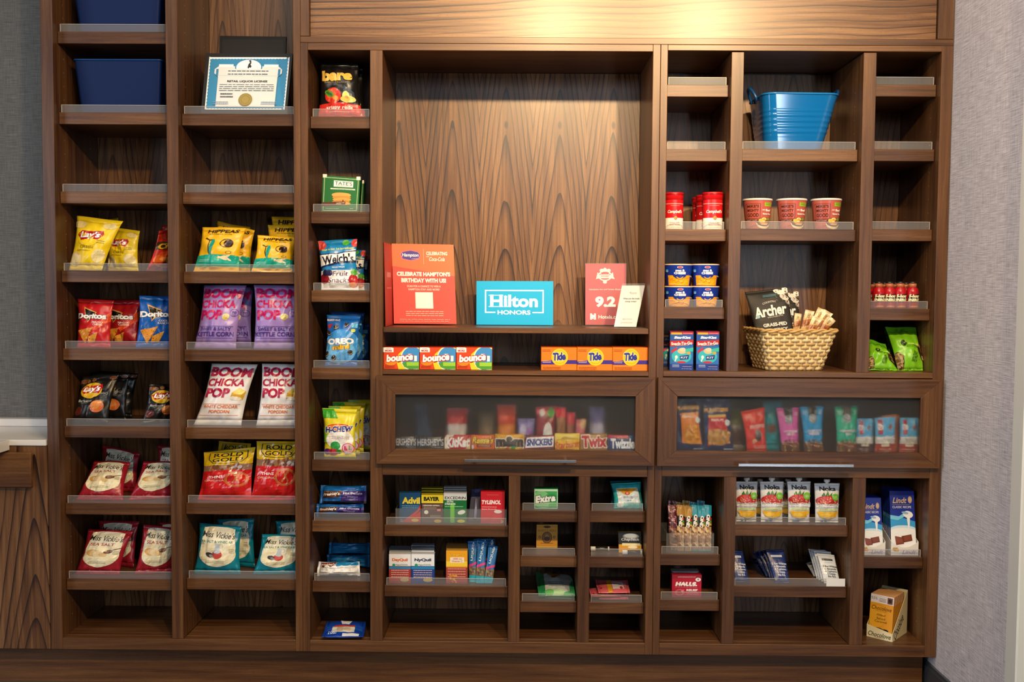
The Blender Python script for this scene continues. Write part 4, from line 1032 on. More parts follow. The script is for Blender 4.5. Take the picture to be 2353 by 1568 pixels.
sign('hotel_sign', 'bright cyan rectangular hotel loyalty sign in the middle of the niche', 'sign', [(1094.5, 747), (1271, 747), (1271.5, 646.5), (1094.5, 646)], ZM, .225, .232, .018, ('00a6dd', '0090c2', '20aee0'),
    [R(.495, .785, .755, .026, 'f6fbfd'), R(.12, .535, .017, .525, 'f6fbfd'), R(.869, .535, .017, .525, 'f6fbfd'), R(.18, .285, .135, .026, 'f6fbfd'), R(.80, .285, .14, .026, 'f6fbfd'), T('Hilton', .49, .545, .62, .285, 'f6fbfd', b=.035), R(.215, .417, .11, .016, 'f6fbfd'), R(.215, .675, .11, .016, 'f6fbfd'), R(.295, .417, .11, .016, 'f6fbfd'), R(.295, .675, .11, .016, 'f6fbfd'), R(.395, .417, .07, .014, 'f6fbfd'), T('HONORS', .49, .285, .43, .098, 'f6fbfd', b=.03)], part='panel')
red = [E(.48, .80, .17, .085, 'f2dada'), E(.48, .80, .14, .066, 'b81430'), P([(.28, .80), (.68, .80), (.72, .745), (.62, .76), (.34, .76), (.26, .745)], 'f2dada'), R(.48, .79, .36, .045, 'f2dada'), R(.48, .845, .22, .055, 'f2dada'), R(.48, .845, .19, .04, 'b81430'), T('AWARD', .48, .793, .2, .022, 'b81430', b=.03), T('WINNER', .48, .752, .2, .018, 'b81430', b=.03), E(.48, .70, .05, .028, 'f2dada'), E(.40, .885, .05, .03, 'f2dada'), E(.48, .90, .045, .032, 'f2dada'), E(.57, .885, .05, .03, 'f2dada'), P([(.30, .86), (.36, .80), (.28, .80)], 'f2dada'), P([(.67, .86), (.60, .80), (.69, .80)], 'f2dada'),
    T('Hampton Inn and Suites Riverton', .52, .575, .86, .030, 'f4e2e2', b=.01), T('9.2', .49, .375, .50, .175, 'fbf6f6', b=.05), P([(.12, .12), (.20, .09), (.20, .16), (.12, .185)], 'fbf6f6'), R(.14, .135, .045, .10, 'fbf6f6'), R(.235, .135, .045, .10, 'fbf6f6'), R(.19, .14, .1, .03, 'fbf6f6'), T('Hotels.com', .61, .13, .58, .058, 'fbf6f6', b=.02)]
r, q, n = sign('rating_sign', 'dark red rating card in a clear stand at the right of the niche', 'sign', [(1345, 744), (1439, 744.5), (1439, 606), (1345, 606)], ZM, .225, .245, .001, ('b81430', 'a01028', 'a01028'), red, part='card', lift=.003)
g = [p + n * .0022 + Vector((0, 0, 0)) for p in q]
cc = sum(g, Vector()) / 4; g = [cc + (p - cc) * 1.012 for p in g]
m = MB(); m.add(g + [p + n * .002 for p in g], [(0, 1, 2, 3), (7, 6, 5, 4), (0, 4, 5, 1), (1, 5, 6, 2), (2, 6, 7, 3), (3, 7, 4, 0)]); m.box(q[0].x - .012, q[1].x + .012, q[0].y - .055, q[0].y - .003, ZM + .0006, ZM + .0022); m.out('clear_holder', CLEAR, r)
wht = [T('Riverton', .56, .815, .30, .06, '4b4b4b', sh=.35, b=.0), R(.40, .83, .12, .006, '6b6b6b'), T('What are the locals', .52, .68, .72, .042, '1b1b1b', b=.04), T('doing today?', .52, .605, .50, .042, '1b1b1b', b=.04), T('@goriverton', .52, .185, .44, .038, '9d5a52', b=.01), T('goriverton.com', .52, .095, .52, .038, '9d5a52', b=.01)]
r, q, n = sign('tourist_card', 'small white information card in a slanted clear stand in front of the red card', 'sign', [(1411, 747.5), (1462, 749.8), (1482, 656), (1429, 656.5)], ZM, (.062, .058), (.102, .098), .001, ('c6c9cb', 'b8babb', 'b8babb'), wht, part='card', lift=.003)
up = (q[3] - q[0]).normalized() * .006
g = [q[0] + n * .0022, q[1] + n * .0022, q[2] + n * .0022 + up, q[3] + n * .0022 + up]
m = MB(); m.add(g + [p + n * .002 for p in g], [(0, 1, 2, 3), (7, 6, 5, 4), (0, 4, 5, 1), (1, 5, 6, 2), (2, 6, 7, 3), (3, 7, 4, 0)])
o0 = atz(1404, 748.5, ZM + .0014); o1 = atz(1484, 752, ZM + .0014); o1.y = max(o1.y, .055)
m.box(q[0].x - .004, min(q[1].x + .03, XN1 - .004), q[1].y - .05, q[1].y - .004, ZM + .0006, ZM + .0022); m.out('clear_holder', CLEAR, r)
# the sign leaning on the side of the niche
e = empty('side_poster', (XN0 + .01, .12, ZM), 'narrow red sign edge-on against the left side of the niche', 'sign')
zt = at(886, 560, .12).z
ya, yb = .022, .215
q = [Vector((XN0 + .0085, ya, ZM + .0008)), Vector((XN0 + .0085, yb, ZM + .0008)), Vector((XN0 + .0030, yb, zt)), Vector((XN0 + .0030, ya, zt))]
slab(e, q, Vector((-.0015, 0, 0)), ('b8362c', 'a03028', 'a03028'), [R(.5, .62, .5, .06, 'd98a7e'), R(.5, .46, .6, .02, 'd07a6e')], part='board')

bou = [P([(.42, .0), (.36, .35), (.42, .70), (.58, .93), (.75, 1.0), (1, 1), (1, 0)], 'f0cf2a'), E(.80, .50, .34, .60, 'f0cf2a'), E(.80, .50, .325, .56, 'f4efe2'), E(.81, .52, .30, .52, '3f8fd0'), P([(.52, .28), (.66, .36), (.85, .32), (1, .36), (1, .02), (.72, .0), (.58, .1)], '4f9a34'), R(.82, .24, .34, .17, '9ccc3a'), R(.9, .50, .08, .26, 'f2f5f7'), R(.74, .62, .1, .18, 'e6eef4'), P([(0, .78), (.28, .78), (.28, .97), (.24, 1), (0, 1)], 'f6f3f0'), T('MORE', .14, .85, .19, .09, 'b3202a', b=.05), small(61, .14, .94, .14, 1, .05, 'b3202a'),
    E(.20, .32, .16, .16, 'ee8b1e'), T('bounce', .45, .54, .76, .34, 'ffffff', sh=.15, rot=5, b=.05, ol='cf2a16', olw=.075), small(62, .18, .14, .28, 2, .06, '8a2a12')]
tide = [P([(0, .38), (.30, .45), (.70, .45), (1, .45), (1, .28), (.6, .28), (.3, .25), (0, .25)], '3a2a8c'), E(.52, .58, .235, .375, 'f6c51a'), RING(.52, .58, .19, .30, .12, 'f2a41a'), T('Tide', .505, .605, .36, .36, '27318f', sh=.15, rot=4, b=.06, ol='fdf6e4', olw=.03), small(63, .16, .40, .24, 2, .06, 'e8c8b8'), small(64, .15, .90, .24, 2, .06, '9a4a0a'), small(65, .30, .13, .5, 2, .06, '8a4208')]
for k, (a, b) in enumerate(((881.5, 963), (964.5, 1047), (1048.5, 1130.5))):
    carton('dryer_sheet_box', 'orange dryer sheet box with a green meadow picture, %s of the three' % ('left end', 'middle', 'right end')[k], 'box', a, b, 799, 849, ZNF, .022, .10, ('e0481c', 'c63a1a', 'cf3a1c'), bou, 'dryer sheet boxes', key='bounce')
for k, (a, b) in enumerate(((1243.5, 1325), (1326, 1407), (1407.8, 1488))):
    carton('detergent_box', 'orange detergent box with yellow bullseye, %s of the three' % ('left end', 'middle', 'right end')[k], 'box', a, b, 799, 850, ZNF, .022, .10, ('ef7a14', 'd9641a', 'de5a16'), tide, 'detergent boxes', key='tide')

# ------------------------------------------------------------------ candy bars behind the left frosted pane
ZC = SH['FL']
def bar(label, a, b, t, y, cols, decals, key=None, rot=0.0):
    c = [(a, 1031 - rot), (b, 1031 + rot * 0), (b, t), (a, t + rot * 0)]
    q = quad(c, y, y + .010, ZC)
    r = empty('candy_bar', base_of(q), label, 'candy bar', 'candy bars along the frosted pane')
    bag_core(r, q, .016, cols, decals, key, side_seals=True, sb=.03, st=.03, pinch=.02, full=.25, wr=.2, zmin=ZC, part='wrapper')
hs = [T("HERSHEY'S", .5, .54, .96, .52, 'b9babd', b=.03), small(71, .8, .16, .35, 1, .1, '8a8a8c'), R(.5, .06, 1, .10, '5a4a3c')]
bar('dark brown chocolate bar with silver capitals at the far left of the pane', 902, 957, 1001, .009, '2e2522', hs, 'hsh')
bar('dark brown chocolate bar with silver capitals, second from the left', 958.5, 1020.5, 1002, .009, '2e2522', hs, 'hsh')
bar('red and white wafer bar between the dark chocolate and orange bars', 1022, 1081, 999, .009, 'c01f26', [P([(0, 0), (.16, 0), (.36, 1), (.10, 1), (0, .8)], 'e8d9b8'), P([(.8, 0), (1, 0), (1, .9)], 'e0b878'), E(.52, .5, .46, .44, 'c01f26'), T('KitKat', .52, .50, .92, .66, 'f7f4f1', b=.05, sh=.2, rot=2)])
bar('orange peanut butter bar with yellow lettering', 1082.5, 1136.5, 999, .009, 'e2641a', [T("Reese's", .5, .65, .90, .46, 'f1cf2a', sh=.3, b=.03, ol='5c2a10', olw=.05), R(.55, .27, .6, .16, '4a2414'), small(72, .55, .27, .5, 1, .2, 'd8a45a'), R(.08, .2, .08, .28, 'd8d8da')])
bar('yellow candy packet with brown lowercase lettering', 1138, 1204.5, 997, .009, 'e3a91e', [P([(0, 0), (1, 0), (1, .28), (0, .34)], 'c89418'), T('m&m', .5, .52, .96, .66, '3a241c', b=.08, ol='f2ece2', olw=.05), E(.63, .14, .09, .12, '3f8f3a'), E(.75, .10, .07, .09, 'e0b81c'), E(.42, .08, .06, .08, 'b02a2a')])
bar('brown nougat bar with a white and blue lettered band', 1206, 1273.5, 999.5, .009, '5a3a34', [P([(0, .12), (.98, .22), (1, .95), (.06, .86)], 'c0343a'), P([(.01, .16), (.965, .26), (.985, .90), (.07, .82)], 'f4f4f6'), T('SNICKERS', .5, .53, .88, .46, '1d2f8c', b=.05, sh=.15, rot=2)])
bar('yellow fruit chew pack with red script', 1275, 1331.5, 996, .009, 'f0c01c', [P([(0, .6), (.5, .9), (1, .7), (1, 1), (0, 1)], 'f5d95a'), T('Starburst', .5, .36, 1.0, .42, 'cf4a2c', sh=.2, b=.02, rot=5), small(73, .5, .1, .5, 1, .1, 'c8761a')])
bar('golden brown caramel bar with big red letters', 1333, 1395, 996, .009, 'a87a38', [T('Twix', .52, .55, .92, .70, 'c3222a', b=.05, ol='f2e8da', olw=.06, rot=2)])
bar('red and navy licorice pack at the right end of the pane', 1396.5, 1462, 999, .009, '2c3f74', [R(.35, .88, .7, .2, 'c03044'), T('Twizzlers', .62, .46, 1.05, .62, 'eef1f6', b=.05, ol='24346c', olw=.04)])
def back(label, c, y, th, body, decals=(), z=None, nm='candy_bag', cat='candy bag'):
    bag(nm, label, cat, c, ZC if z is None else z, y, y + .012, th, body, decals, group='candy behind the left frosted pane')
back('grey-blue candy bag, a dim blur at the left behind the frosted pane', [(955, 1025), (1000, 1025), (980, 925), (955, 925)], .17, .03, '4a5c80')
back('red topped white candy bag blurred behind the frosted pane at left', [(1026, 1025), (1072, 1025), (1076, 938), (1028, 938)], .10, .03, 'e8dcd4', [R(.5, .80, 1, .42, 'c0262c')])
back('tan candy bag, brown blur in the middle behind the frosted pane', [(1098, 1025), (1142, 1025), (1142, 945), (1100, 945)], .16, .03, '8a6f4a')
back('orange candy bag with a red top behind the frosted pane', [(1144, 1025), (1184, 1025), (1186, 930), (1142, 930)], .09, .03, 'e8891c', [R(.5, .78, 1, .46, 'd8431c')])
back('lavender candy bag, small, beside the orange one behind the pane', [(1188, 1022), (1226, 1022), (1230, 962), (1190, 962)], .06, .025, '8a7fc0', [E(.3, .6, .2, .2, 'c9c4e4'), E(.7, .5, .2, .2, '9a5fae')])
back('crimson candy bag with white figure patches behind the frosted pane', [(1228, 1024), (1276, 1024), (1278, 933), (1232, 935)], .045, .025, '8f1a28', [R(.5, .92, 1, .16, 'd02a44'), E(.62, .35, .24, .28, 'e9e6e4'), E(.75, .86, .18, .12, '5fae4a'), E(.3, .86, .14, .09, 'efe2e0')])
back('red topped caramel candy bag behind the frosted pane', [(1278, 1024), (1300, 1024), (1300, 935), (1277, 935)], .04, .02, '9a6436', [R(.5, .88, 1, .25, 'd8243c')])
back('thin red and brown candy bag next to the caramel one', [(1301, 1024), (1319, 1024), (1321, 948), (1301, 948)], .045, .02, '9a5a3c', [R(.5, .85, 1, .3, 'cf2a40')])
back('pink candy bag in a curl behind the frosted pane', [(1318, 1024), (1341, 1024), (1347, 962), (1324, 964)], .05, .02, 'cf6a78', [E(.7, .85, .3, .18, 'd8b07a')])
back('pale lavender candy bag, rightmost blur behind the left pane', [(1352, 1025), (1390, 1025), (1386, 936), (1354, 936)], .12, .03, 'c9c6e6', [R(.5, .8, 1, .4, '8f86b8')])

# ------------------------------------------------------------------ right unit, upper shelves
# soup cans
soup = [R(.5, .60, 1.02, .90, 'c4141c'), R(.5, .16, 1.02, .44, 'efe9de'), R(.5, .865, 1.02, .014, 'e9c9c4'), T('Campbell\'s', .50, .585, .62, .14, 'f7f2ec', sh=.3, b=.02), small(81, .5, .80, .36, 1, .03, 'e8a8a4'), E(.52, .37, .065, .072, 'a88a3a'), RING(.52, .37, .04, .045, .3, '7d6424'), T('Chicken & Mini', .5, .215, .42, .05, 'b02a20', b=.01), T('Round Noodles', .5, .15, .42, .05, 'b02a20', b=.01), small(82, .5, .06, .36, 1, .03, 'b5a894')]
def can(label, cxp, wpx, pyt, y, z):
    c = at(cxp, pyt, y); rr = wpx * (D + y) / F / 2; h = c.z - z
    b = Vector((c.x, y, z + .0006))
    r = empty('soup_can', b, label, 'soup can', 'red and white soup cans')
    body = [(rr * .93, 0), (rr * .95, h * .02), (rr * .95, h * .80), (rr, h * .805), (rr, h * .97)]
    turned(r, 'body', b, body, pbr('c4141c', .3, .5), cap1=False)
    turned(r, 'lid', b, [(rr * .99, h * .9), (rr * 1.0, h * .92), (rr * 1.0, h * .99), (rr * .96, h), (rr * .90, h * .99), (0.001, h * .985)], pbr('b51219', .35, .5), cap0=False)
    prints(cyl_patch(b, [(rr * .953, h * .01), (rr * .953, h * .797)], -78, 78), soup[:2] + soup[2:], r, film, 'soup', asp=1.15)
    return r
z = SH[('R1', 2)]
can('red and white soup can with script lettering beside the left upright', 1549, 43.5, 444, .082, z)
can('red and white soup can, front one at the right of its shelf', 1638.3, 48.0, 443.5, .082, z)
can('red and white soup can right behind the front right one', 1622, 45.5, 450, .160, z)
can('red and white soup can, last in the line behind the front right one', 1612, 43.0, 455, .235, z)

# cups
def cup(name, label, cat, cxp, wpx, pyt, pyb, y, z, body, lid, decals, key, group, taper=.80, stackz=None, lidmat=None, rimc='e8e4de'):
    c = at(cxp, pyt, y); rt = wpx * (D + y) / F / 2
    zb = (stackz if stackz is not None else z) + .0006
    h = c.z - zb
    b = Vector((c.x, y, zb)); r = empty(name, b, label, cat, group)
    rb = rt * taper
    prof = [(rb * .96, 0), (rb, h * .02), (rt * .955, h * .93), (rt * .96, h * .94)]
    turned(r, 'cup', b, prof, film(body))
    turned(r, 'rim', b, [(rt * .95, h * .935), (rt, h * .94), (rt, h * .975), (rt * .96, h * .98)], pbr(rimc, .35, .5))
    turned(r, 'lid', b, [(rt * .985, h * .981), (rt * .985, h * .995), (rt * .9, h), (0.001, h)], lidmat or film(lid))
    pp = lerp_prof([(rb + .0004, h * .02), (rt * .955 + .0004, h * .93)], 8)
    prints(cyl_patch(b, pp, -80, 80), decals, r, film, key, asp=1.25)
    return r, h
ram = [R(.5, .5, 1.02, 1.02, 'b0564a'), BOXL(.30, .62, .40, .52, .012, '3a1d18', 1.2), T("MIKE'S", .30, .79, .33, .10, '3a1d18', b=.03), T('MIGHTY', .30, .645, .33, .10, '3a1d18', b=.03), T('GOOD', .30, .48, .33, .13, '3a1d18', b=.03), R(.28, .30, .46, .07, '3a1d18'), T('CRAFT RAMEN', .28, .30, .40, .035, 'd8a090', b=.02), R(.74, .86, .26, .13, '8fb52c'), small(83, .74, .90, .2, 2, .05, '4a6a10'), T('SPICY', .60, .66, .10, .045, 'f3e6dc', b=.03), T('Beef', .74, .655, .17, .085, 'f7efe8', b=.03), T('Ramen Soup', .71, .52, .28, .075, 'f7efe8', b=.03),
    E(.64, .19, .24, .19, 'e8d2a4'), E(.64, .24, .235, .155, '3a231a'), E(.64, .255, .21, .12, '6b3a22'), E(.62, .32, .085, .075, 'f2d9a0'), E(.62, .325, .045, .045, 'eaa028'), E(.52, .30, .06, .055, 'eeb030'), E(.76, .33, .08, .05, '6f9a34'), E(.72, .28, .07, .04, '8a4a2a'), E(.58, .22, .09, .03, 'c8924a'), E(.70, .20, .09, .03, 'b8803a'), E(.64, .16, .12, .03, 'd8a860')]
z = SH[('R2', 2 - 1)]
for k, (cx, w, lab) in enumerate(((1740.5, 67.5, 'left'), (1819, 69, 'middle'), (1898.5, 69, 'right'))):
    cup('noodle_cup', 'terracotta noodle cup with a bowl picture, %s one of three in the row' % lab, 'noodle cup', cx, w, 458, 525, .0975, z, 'b0564a', 'e9e3d8', ram, 'ram', 'terracotta noodle cups', .74)
mac = [R(.5, .5, 1.02, 1.02, '16329a'), P([(.14, .50), (.40, .50), (.44, .40), (.56, .40), (.60, .50), (.86, .50), (.86, .0), (.14, .0)], 'eea31c'), bits(14, 40, .16, .84, .03, .40, .02, .045, ['f4b62e', 'd98a14', 'f7c54a'], .7), E(.5, .62, .20, .29, '16329a'), E(.5, .905, .075, .05, 'f4f0f0'), E(.5, .905, .062, .04, 'c8242c'), T('mac &\nCHEESE', .5, .68, .31, .25, 'f4f6fb', b=.06), P([(.40, .44), (.44, .35), (.5, .32), (.56, .35), (.60, .44), (.57, .44), (.54, .385), (.5, .37), (.46, .385), (.43, .44)], 'f0a81c'), R(.13, .74, .1, .12, '3f9fd8'), small(84, .13, .74, .08, 2, .06, 'd8e9f4'), small(85, .30, .08, .2, 1, .05, 'f8e0b0'), T('NEW', .90, .45, .05, .2, 'e9edf6', rot=78, b=.02)]
z = SH[('R1', 3)]
pos = ((1558.5, 66, .0965), (1621, 64, .0965))
for k, (cx, w, y) in enumerate(pos):
    lab = ('left', 'right')[k]
    r, h = cup('pasta_cup', 'blue and orange macaroni cup, bottom of the %s front stack' % lab, 'pasta cup', cx, w, 657.5, 706, y, z, '16329a', 'e8921c', mac, 'mac', 'macaroni cups', .80, rimc='d9dde6')
    cup('pasta_cup', 'blue and orange macaroni cup, top of the %s front stack' % lab, 'pasta cup', cx - .5, w, 607, 657, y, z, '16329a', 'e8921c', mac, 'mac', 'macaroni cups', .80, stackz=z + h + .0004, rimc='d9dde6')
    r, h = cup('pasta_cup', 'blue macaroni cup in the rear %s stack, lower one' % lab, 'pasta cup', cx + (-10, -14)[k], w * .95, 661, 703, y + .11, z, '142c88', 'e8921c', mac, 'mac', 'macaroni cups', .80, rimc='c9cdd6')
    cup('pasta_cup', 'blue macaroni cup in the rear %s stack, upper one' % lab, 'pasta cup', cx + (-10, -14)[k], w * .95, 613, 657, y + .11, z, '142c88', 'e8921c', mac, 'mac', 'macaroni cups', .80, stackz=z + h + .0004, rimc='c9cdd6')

# tuna kits
tun = [P([(0, .93), (1, .95), (1, 1), (0, 1)], '8a1f3a'), R(.28, .945, .46, .05, 'e6a41c'), R(.76, .95, .46, .045, 'c8283a'), small(86, .76, .95, .4, 1, .02, 'f0d8d8'), P([(0, .76), (1, .80), (1, .93), (0, .90)], '1f52a6'), T('StarKist', .53, .845, .72, .065, 'f6f8fc', sh=.2, b=.05), P([(0, .60), (1, .68), (1, .79), (0, .755)], 'b8202c'), T('Snack-To-Go', .5, .695, .90, .078, 'fbf6f4', b=.03, rot=3, ol='7a1420', olw=.03), T('TUNA SALAD KIT', .52, .645, .6, .018, 'f0c8c8', rot=3, b=.02), R(.5, .38, 1.02, .46, '2a6fb8'), E(.5, .36, .42, .18, '36b6c4'), E(.52, .50, .19, .075, 'e8b894'), E(.55, .53, .13, .05, 'f0cba8'), E(.80, .45, .09, .035, 'd99a3a'), P([(.06, .50), (.30, .60), (.30, .52), (.06, .44)], 'c8283a'), P([(.66, .55), (1, .59), (1, .49), (.66, .47)], '3ab8a8'), E(.28, .34, .06, .045, 'f4f2ee'), P([(.25, .33), (.30, .31), (.24, .22), (.20, .23)], 'f0ece4'), P([(.42, .37), (.82, .40), (.80, .29), (.44, .27)], '1d2f7c'), T('KIT', .62, .33, .3, .05, 'd8e0f4', b=.02), E(.5, .21, .2, .028, 'c8283a'), R(.5, .08, 1.02, .17, '1b3f94'), small(87, .26, .14, .3, 3, .025, 'c9d4ee'), small(88, .74, .10, .4, 1, .03, 'd8a89a'), T('NET WT 3.8 OZ (106g)', .72, .04, .42, .018, 'd8e0f2', b=.0)]
for a, b, y, lab, yw in ((1538.7, 1592, .032, 'blue and red tuna kit box at the left of the front pair', -.06), (1599.5, 1651, .032, 'blue and red tuna kit box at the right of the front pair', -.06), (1519, 1560, .215, 'tuna kit box behind, showing only a strip by the left upright', 0)):
    carton('tuna_kit_box', lab, 'food box', a, b, 762 if y < .1 else 769, 853, ZRF, y, .058, ('2463b0', '1a2a6c', '7a1c3c'), tun, 'tuna kit boxes', yaw=yw, key='tuna')

# blue party tub
z = SH[('R2', 0)]
def party_tub():
    y = .175
    zt = at(1820, 219, .10).z
    r = empty('party_tub', (at(1820, 343, y).x, y, z), 'glossy bright blue tub with looped handles on the right unit', 'tub')
    yaw = 0.04
    T0 = (at(1822, 219, y).x, .128, .108); B0 = (at(1811, 343, y).x, .096, .080)
    m = MB(); rings = []
    N = 48
    for k in range(N + 1):
        t = k / N
        cx = B0[0] + (T0[0] - B0[0]) * t; hw = B0[1] + (T0[1] - B0[1]) * t; hd = B0[2] + (T0[2] - B0[2]) * t
        bulge = 0.0
        if .25 < t < .72: bulge = .0016 * max(0, math.cos((t - .25) / .47 * 2 * PI * 5))
        rings.append(rounded(cx, y, hw + bulge, hd + bulge, .040, z + .0012 + (zt - z) * t, 8, yaw))
    inner = [rounded(T0[0], y, T0[1] - .003, T0[2] - .003, .038, zt, 8, yaw), rounded(B0[0], y, B0[1] - .002, B0[2] - .002, .036, z + .004, 8, yaw)]
    m.loft(rings + inner, 0, True, True)
    BL = pbr('0b62a8', .13, .6, 0, .8)
    m.out('body', BL, r, True)
    rm = MB(); rm.tube([p + Vector((0, 0, -.001)) for p in rings[-1]], .0034, 8, 0, True); rm.out('rim', pbr('1670b6', .2, .5), r, True)
    c, s = math.cos(yaw), math.sin(yaw)
    for sd in (-1, 1):
        pts = []
        for k in range(15):
            a = PI * k / 14
            lx = sd * (T0[1] + .004 + .020 * math.sin(a)); ly = .032 * math.cos(a); lz = zt - .012 + (.046 if sd < 0 else .042) * math.sin(a) ** .8
            pts.append((T0[0] + lx * c - ly * s, y + lx * s + ly * c, lz))
        h = MB(); h.tube(pts, .0055, 8); h.out('handle', pbr('0d3f74', .3, .5), r, True)
    return r
party_tub()

# jerky basket
def basket():
    z0 = ZRF + .0010; y = .135
    zt = at(1815, 757, .06).z; h = zt - z0
    bx = at(1808, 854, y).x; tx = at(1814, 757, y).x
    r = empty('basket', (bx, y, ZRF), 'square woven bamboo basket of jerky standing on the right unit floor', 'basket')
    yaw = .12
    CAN = [pbr('d9bd86', .55, .3), pbr('c8a86c', .55, .3), pbr('e3cb9a', .55, .3)]
    rows = 11; m = MB()
    def ringp(t, off, n=40):
        hw = .094 + .034 * t; hd = .080 + .026 * t; cx = bx + (tx - bx) * t
        base = rounded(0, 0, hw + off, hd + off, .020, 0, 5)
        # resample evenly
        L = [0]; 
        for k in range(len(base)): L.append(L[-1] + (base[(k + 1) % len(base)] - base[k]).length)
        out = []
        for k in range(n):
            s = L[-1] * k / n; i = 0
            while i < len(base) - 1 and L[i + 1] < s: i += 1
            f = (s - L[i]) / max(L[i + 1] - L[i], 1e-9); p = base[i].lerp(base[(i + 1) % len(base)], f)
            out.append(Vector((cx + p.x * math.cos(yaw) - p.y * math.sin(yaw), y + p.x * math.sin(yaw) + p.y * math.cos(yaw), z0 + h * t)))
        return out
    n = 44; sub_ = 4; N = n * sub_
    for k in range(rows):
        t0, t1 = (k + .06) / rows * .95, (k + .94) / rows * .95
        A = []; Bq = []; C2 = []; D2 = []
        ph = (k % 2) * PI
        def off(i): return .0030 * math.cos(PI * i / sub_ + ph) 
        lo_o = [ringp(t0, .0, N), ringp(t1, .0, N)]
        for (ring, tt) in ((lo_o[0], t0), (lo_o[1], t1)):
            pass
        def shift(ring, d):
            out = []
            for i, p in enumerate(ring):
                nn = (ring[(i + 1) % N] - ring[i - 1]).cross(Vector((0, 0, 1))).normalized()
                out.append(p + nn * (off(i) + d))
            return out
        o0, o1 = shift(lo_o[0], .0012), shift(lo_o[1], .0012)
        i0, i1 = shift(lo_o[0], -.0012), shift(lo_o[1], -.0012)
        mid = [(a + b) / 2 + ((a + b) / 2 - (c + d) / 2).normalized() * .0008 for a, b, c, d in zip(o0, o1, i0, i1)]
        m.loft([i0, o0, mid, o1, i1], k % 3, False, False)
    for i in range(0, n, 1):
        rr = [ringp(t, 0, n)[i] for t in (0, .33, .66, .97)]
        a = ringp(0, 0, n); d = (a[(i + 1) % n] - a[i - 1]).normalized(); nn = d.cross(Vector((0, 0, 1))).normalized()
        m.loft([[p - d * .0042 - nn * .0006, p + d * .0042 - nn * .0006, p + d * .0042 + nn * .0006, p - d * .0042 + nn * .0006] for p in rr], 2)
    m.out('woven_body', CAN, r, True)
    b = MB(); a = ringp(0.0, -.002, n); b.loft([a, [p + Vector((0, 0, .003)) for p in a]]); b.out('base', CAN[1], r)
    rim = MB(); rg = ringp(.97, .001, 88)
    for ph in (0, PI):
        rim.tube([p + Vector((0, 0, .004 * math.sin(k * .9 + ph))) + (p - Vector((tx, y, p.z))).normalized() * (.003 * math.cos(k * .9 + ph)) for k, p in enumerate(rg)], .0042, 6, 0, True)
    rim.out('rim', pbr('cda668', .5, .3), r, True)
    return z0, y
zb_, yb_ = basket()
arch = [R(.86, .88, .30, .3, '1a1818'), E(.80, .92, .15, .05, 'dedad4', -25), E(.90, .80, .13, .05, 'c9c4bc', -35), E(.95, .95, .1, .05, 'e9e6e0', -25), E(.97, .70, .07, .04, 'bdb8b0', -40), bits(15, 26, .70, 1, .62, 1, .008, .022, ['6d5a4a', '2a2422', '8a7a6a']),
    P([(.36, .885), (.74, .905), (.74, .85), (.36, .83)], '24363e'), small(89, .55, .875, .32, 2, .028, '4f8aa0'), T('COUNTRY', .50, .715, .34, .038, 'c9c6c2', b=.01, rot=6, arc=.02), T('Archer', .48, .555, .84, .22, 'e9e7e3', sh=.2, b=.035, rot=5), E(.145, .455, .05, .035, '8fb8c4'), T('PROVISIONS', .58, .43, .40, .03, 'b5b2ae', rot=6, b=.01), T('GRASS-FED', .53, .275, .62, .07, 'd9d7d3', b=.05, rot=2), T('BEEF JERKY', .50, .165, .70, .07, 'd9d7d3', b=.05, rot=2), small(90, .5, .08, .5, 1, .03, '8f8c88')]
def jerky(lab, c, y0, y1):
    q = quad(c, y0, y1)
    r = empty('jerky_pouch', base_of(q), lab, 'jerky pouch', 'black jerky pouches')
    bag_core(r, q, .022, '2a2827', arch, 'arch', sb=.02, st=.05, pinch=.01, wr=.6, finish=lambda h: pbr(h, .55, .3))
jerky('black jerky pouch with white script leaning in the basket, front', [(1742, 782), (1826, 776), (1808, 661), (1711, 672)], (.135, .13), (.185, .18))
jerky('black jerky pouch behind, its marble patterned corner showing', [(1768, 782), (1838, 776), (1834.5, 670), (1745, 676)], (.175, .17), (.225, .22))
stk = [R(.5, .5, 1, 1, 'd9bd8c'), P([(0, .66), (1, .78), (1, .36), (0, .22)], 'c9a874'), P([(0, .60), (1, .70), (1, .46), (0, .34)], 'a5673a'), R(.5, .90, 1, .1, 'e9d8b4'), T('KIND', .5, .80, .6, .08, '5d4a34', rot=80, b=.02), small(91, .5, .16, .6, 2, .05, '7d6444'), E(.5, .5, .3, .08, '8a4a28')]
rg = random.Random(5)
sp = [((1820, 772), (1836, 772), (1842, 722), (1826, 719), 'leftmost'), ((1836, 772), (1853, 774), (1872, 716), (1851, 712), 'tallest back'), ((1848, 774), (1866, 776), (1902, 716), (1880, 706), 'long middle'), ((1858, 776), (1874, 777), (1914, 722), (1894, 711), 'upper right'), ((1866, 778), (1880, 779), (1920, 738), (1904, 724), 'rightmost'), ((1846, 778), (1862, 779), (1888, 736), (1868, 726), 'front middle')]
for k, (a, b, c, d, nm) in enumerate(sp):
    y = .17 - .018 * k if k != 5 else .07
    y = max(y, .075)
    q = quad((a, b, c, d), y, y + .012)
    r = empty('snack_stick', base_of(q), 'tan snack stick packet in the basket, %s of the fan' % nm, 'snack packet', 'tan stick packets in the basket')
    bag_core(r, q, .010, 'd9bd8c', stk, 'stk', sb=.06, st=.08, pinch=.02, wr=.6)

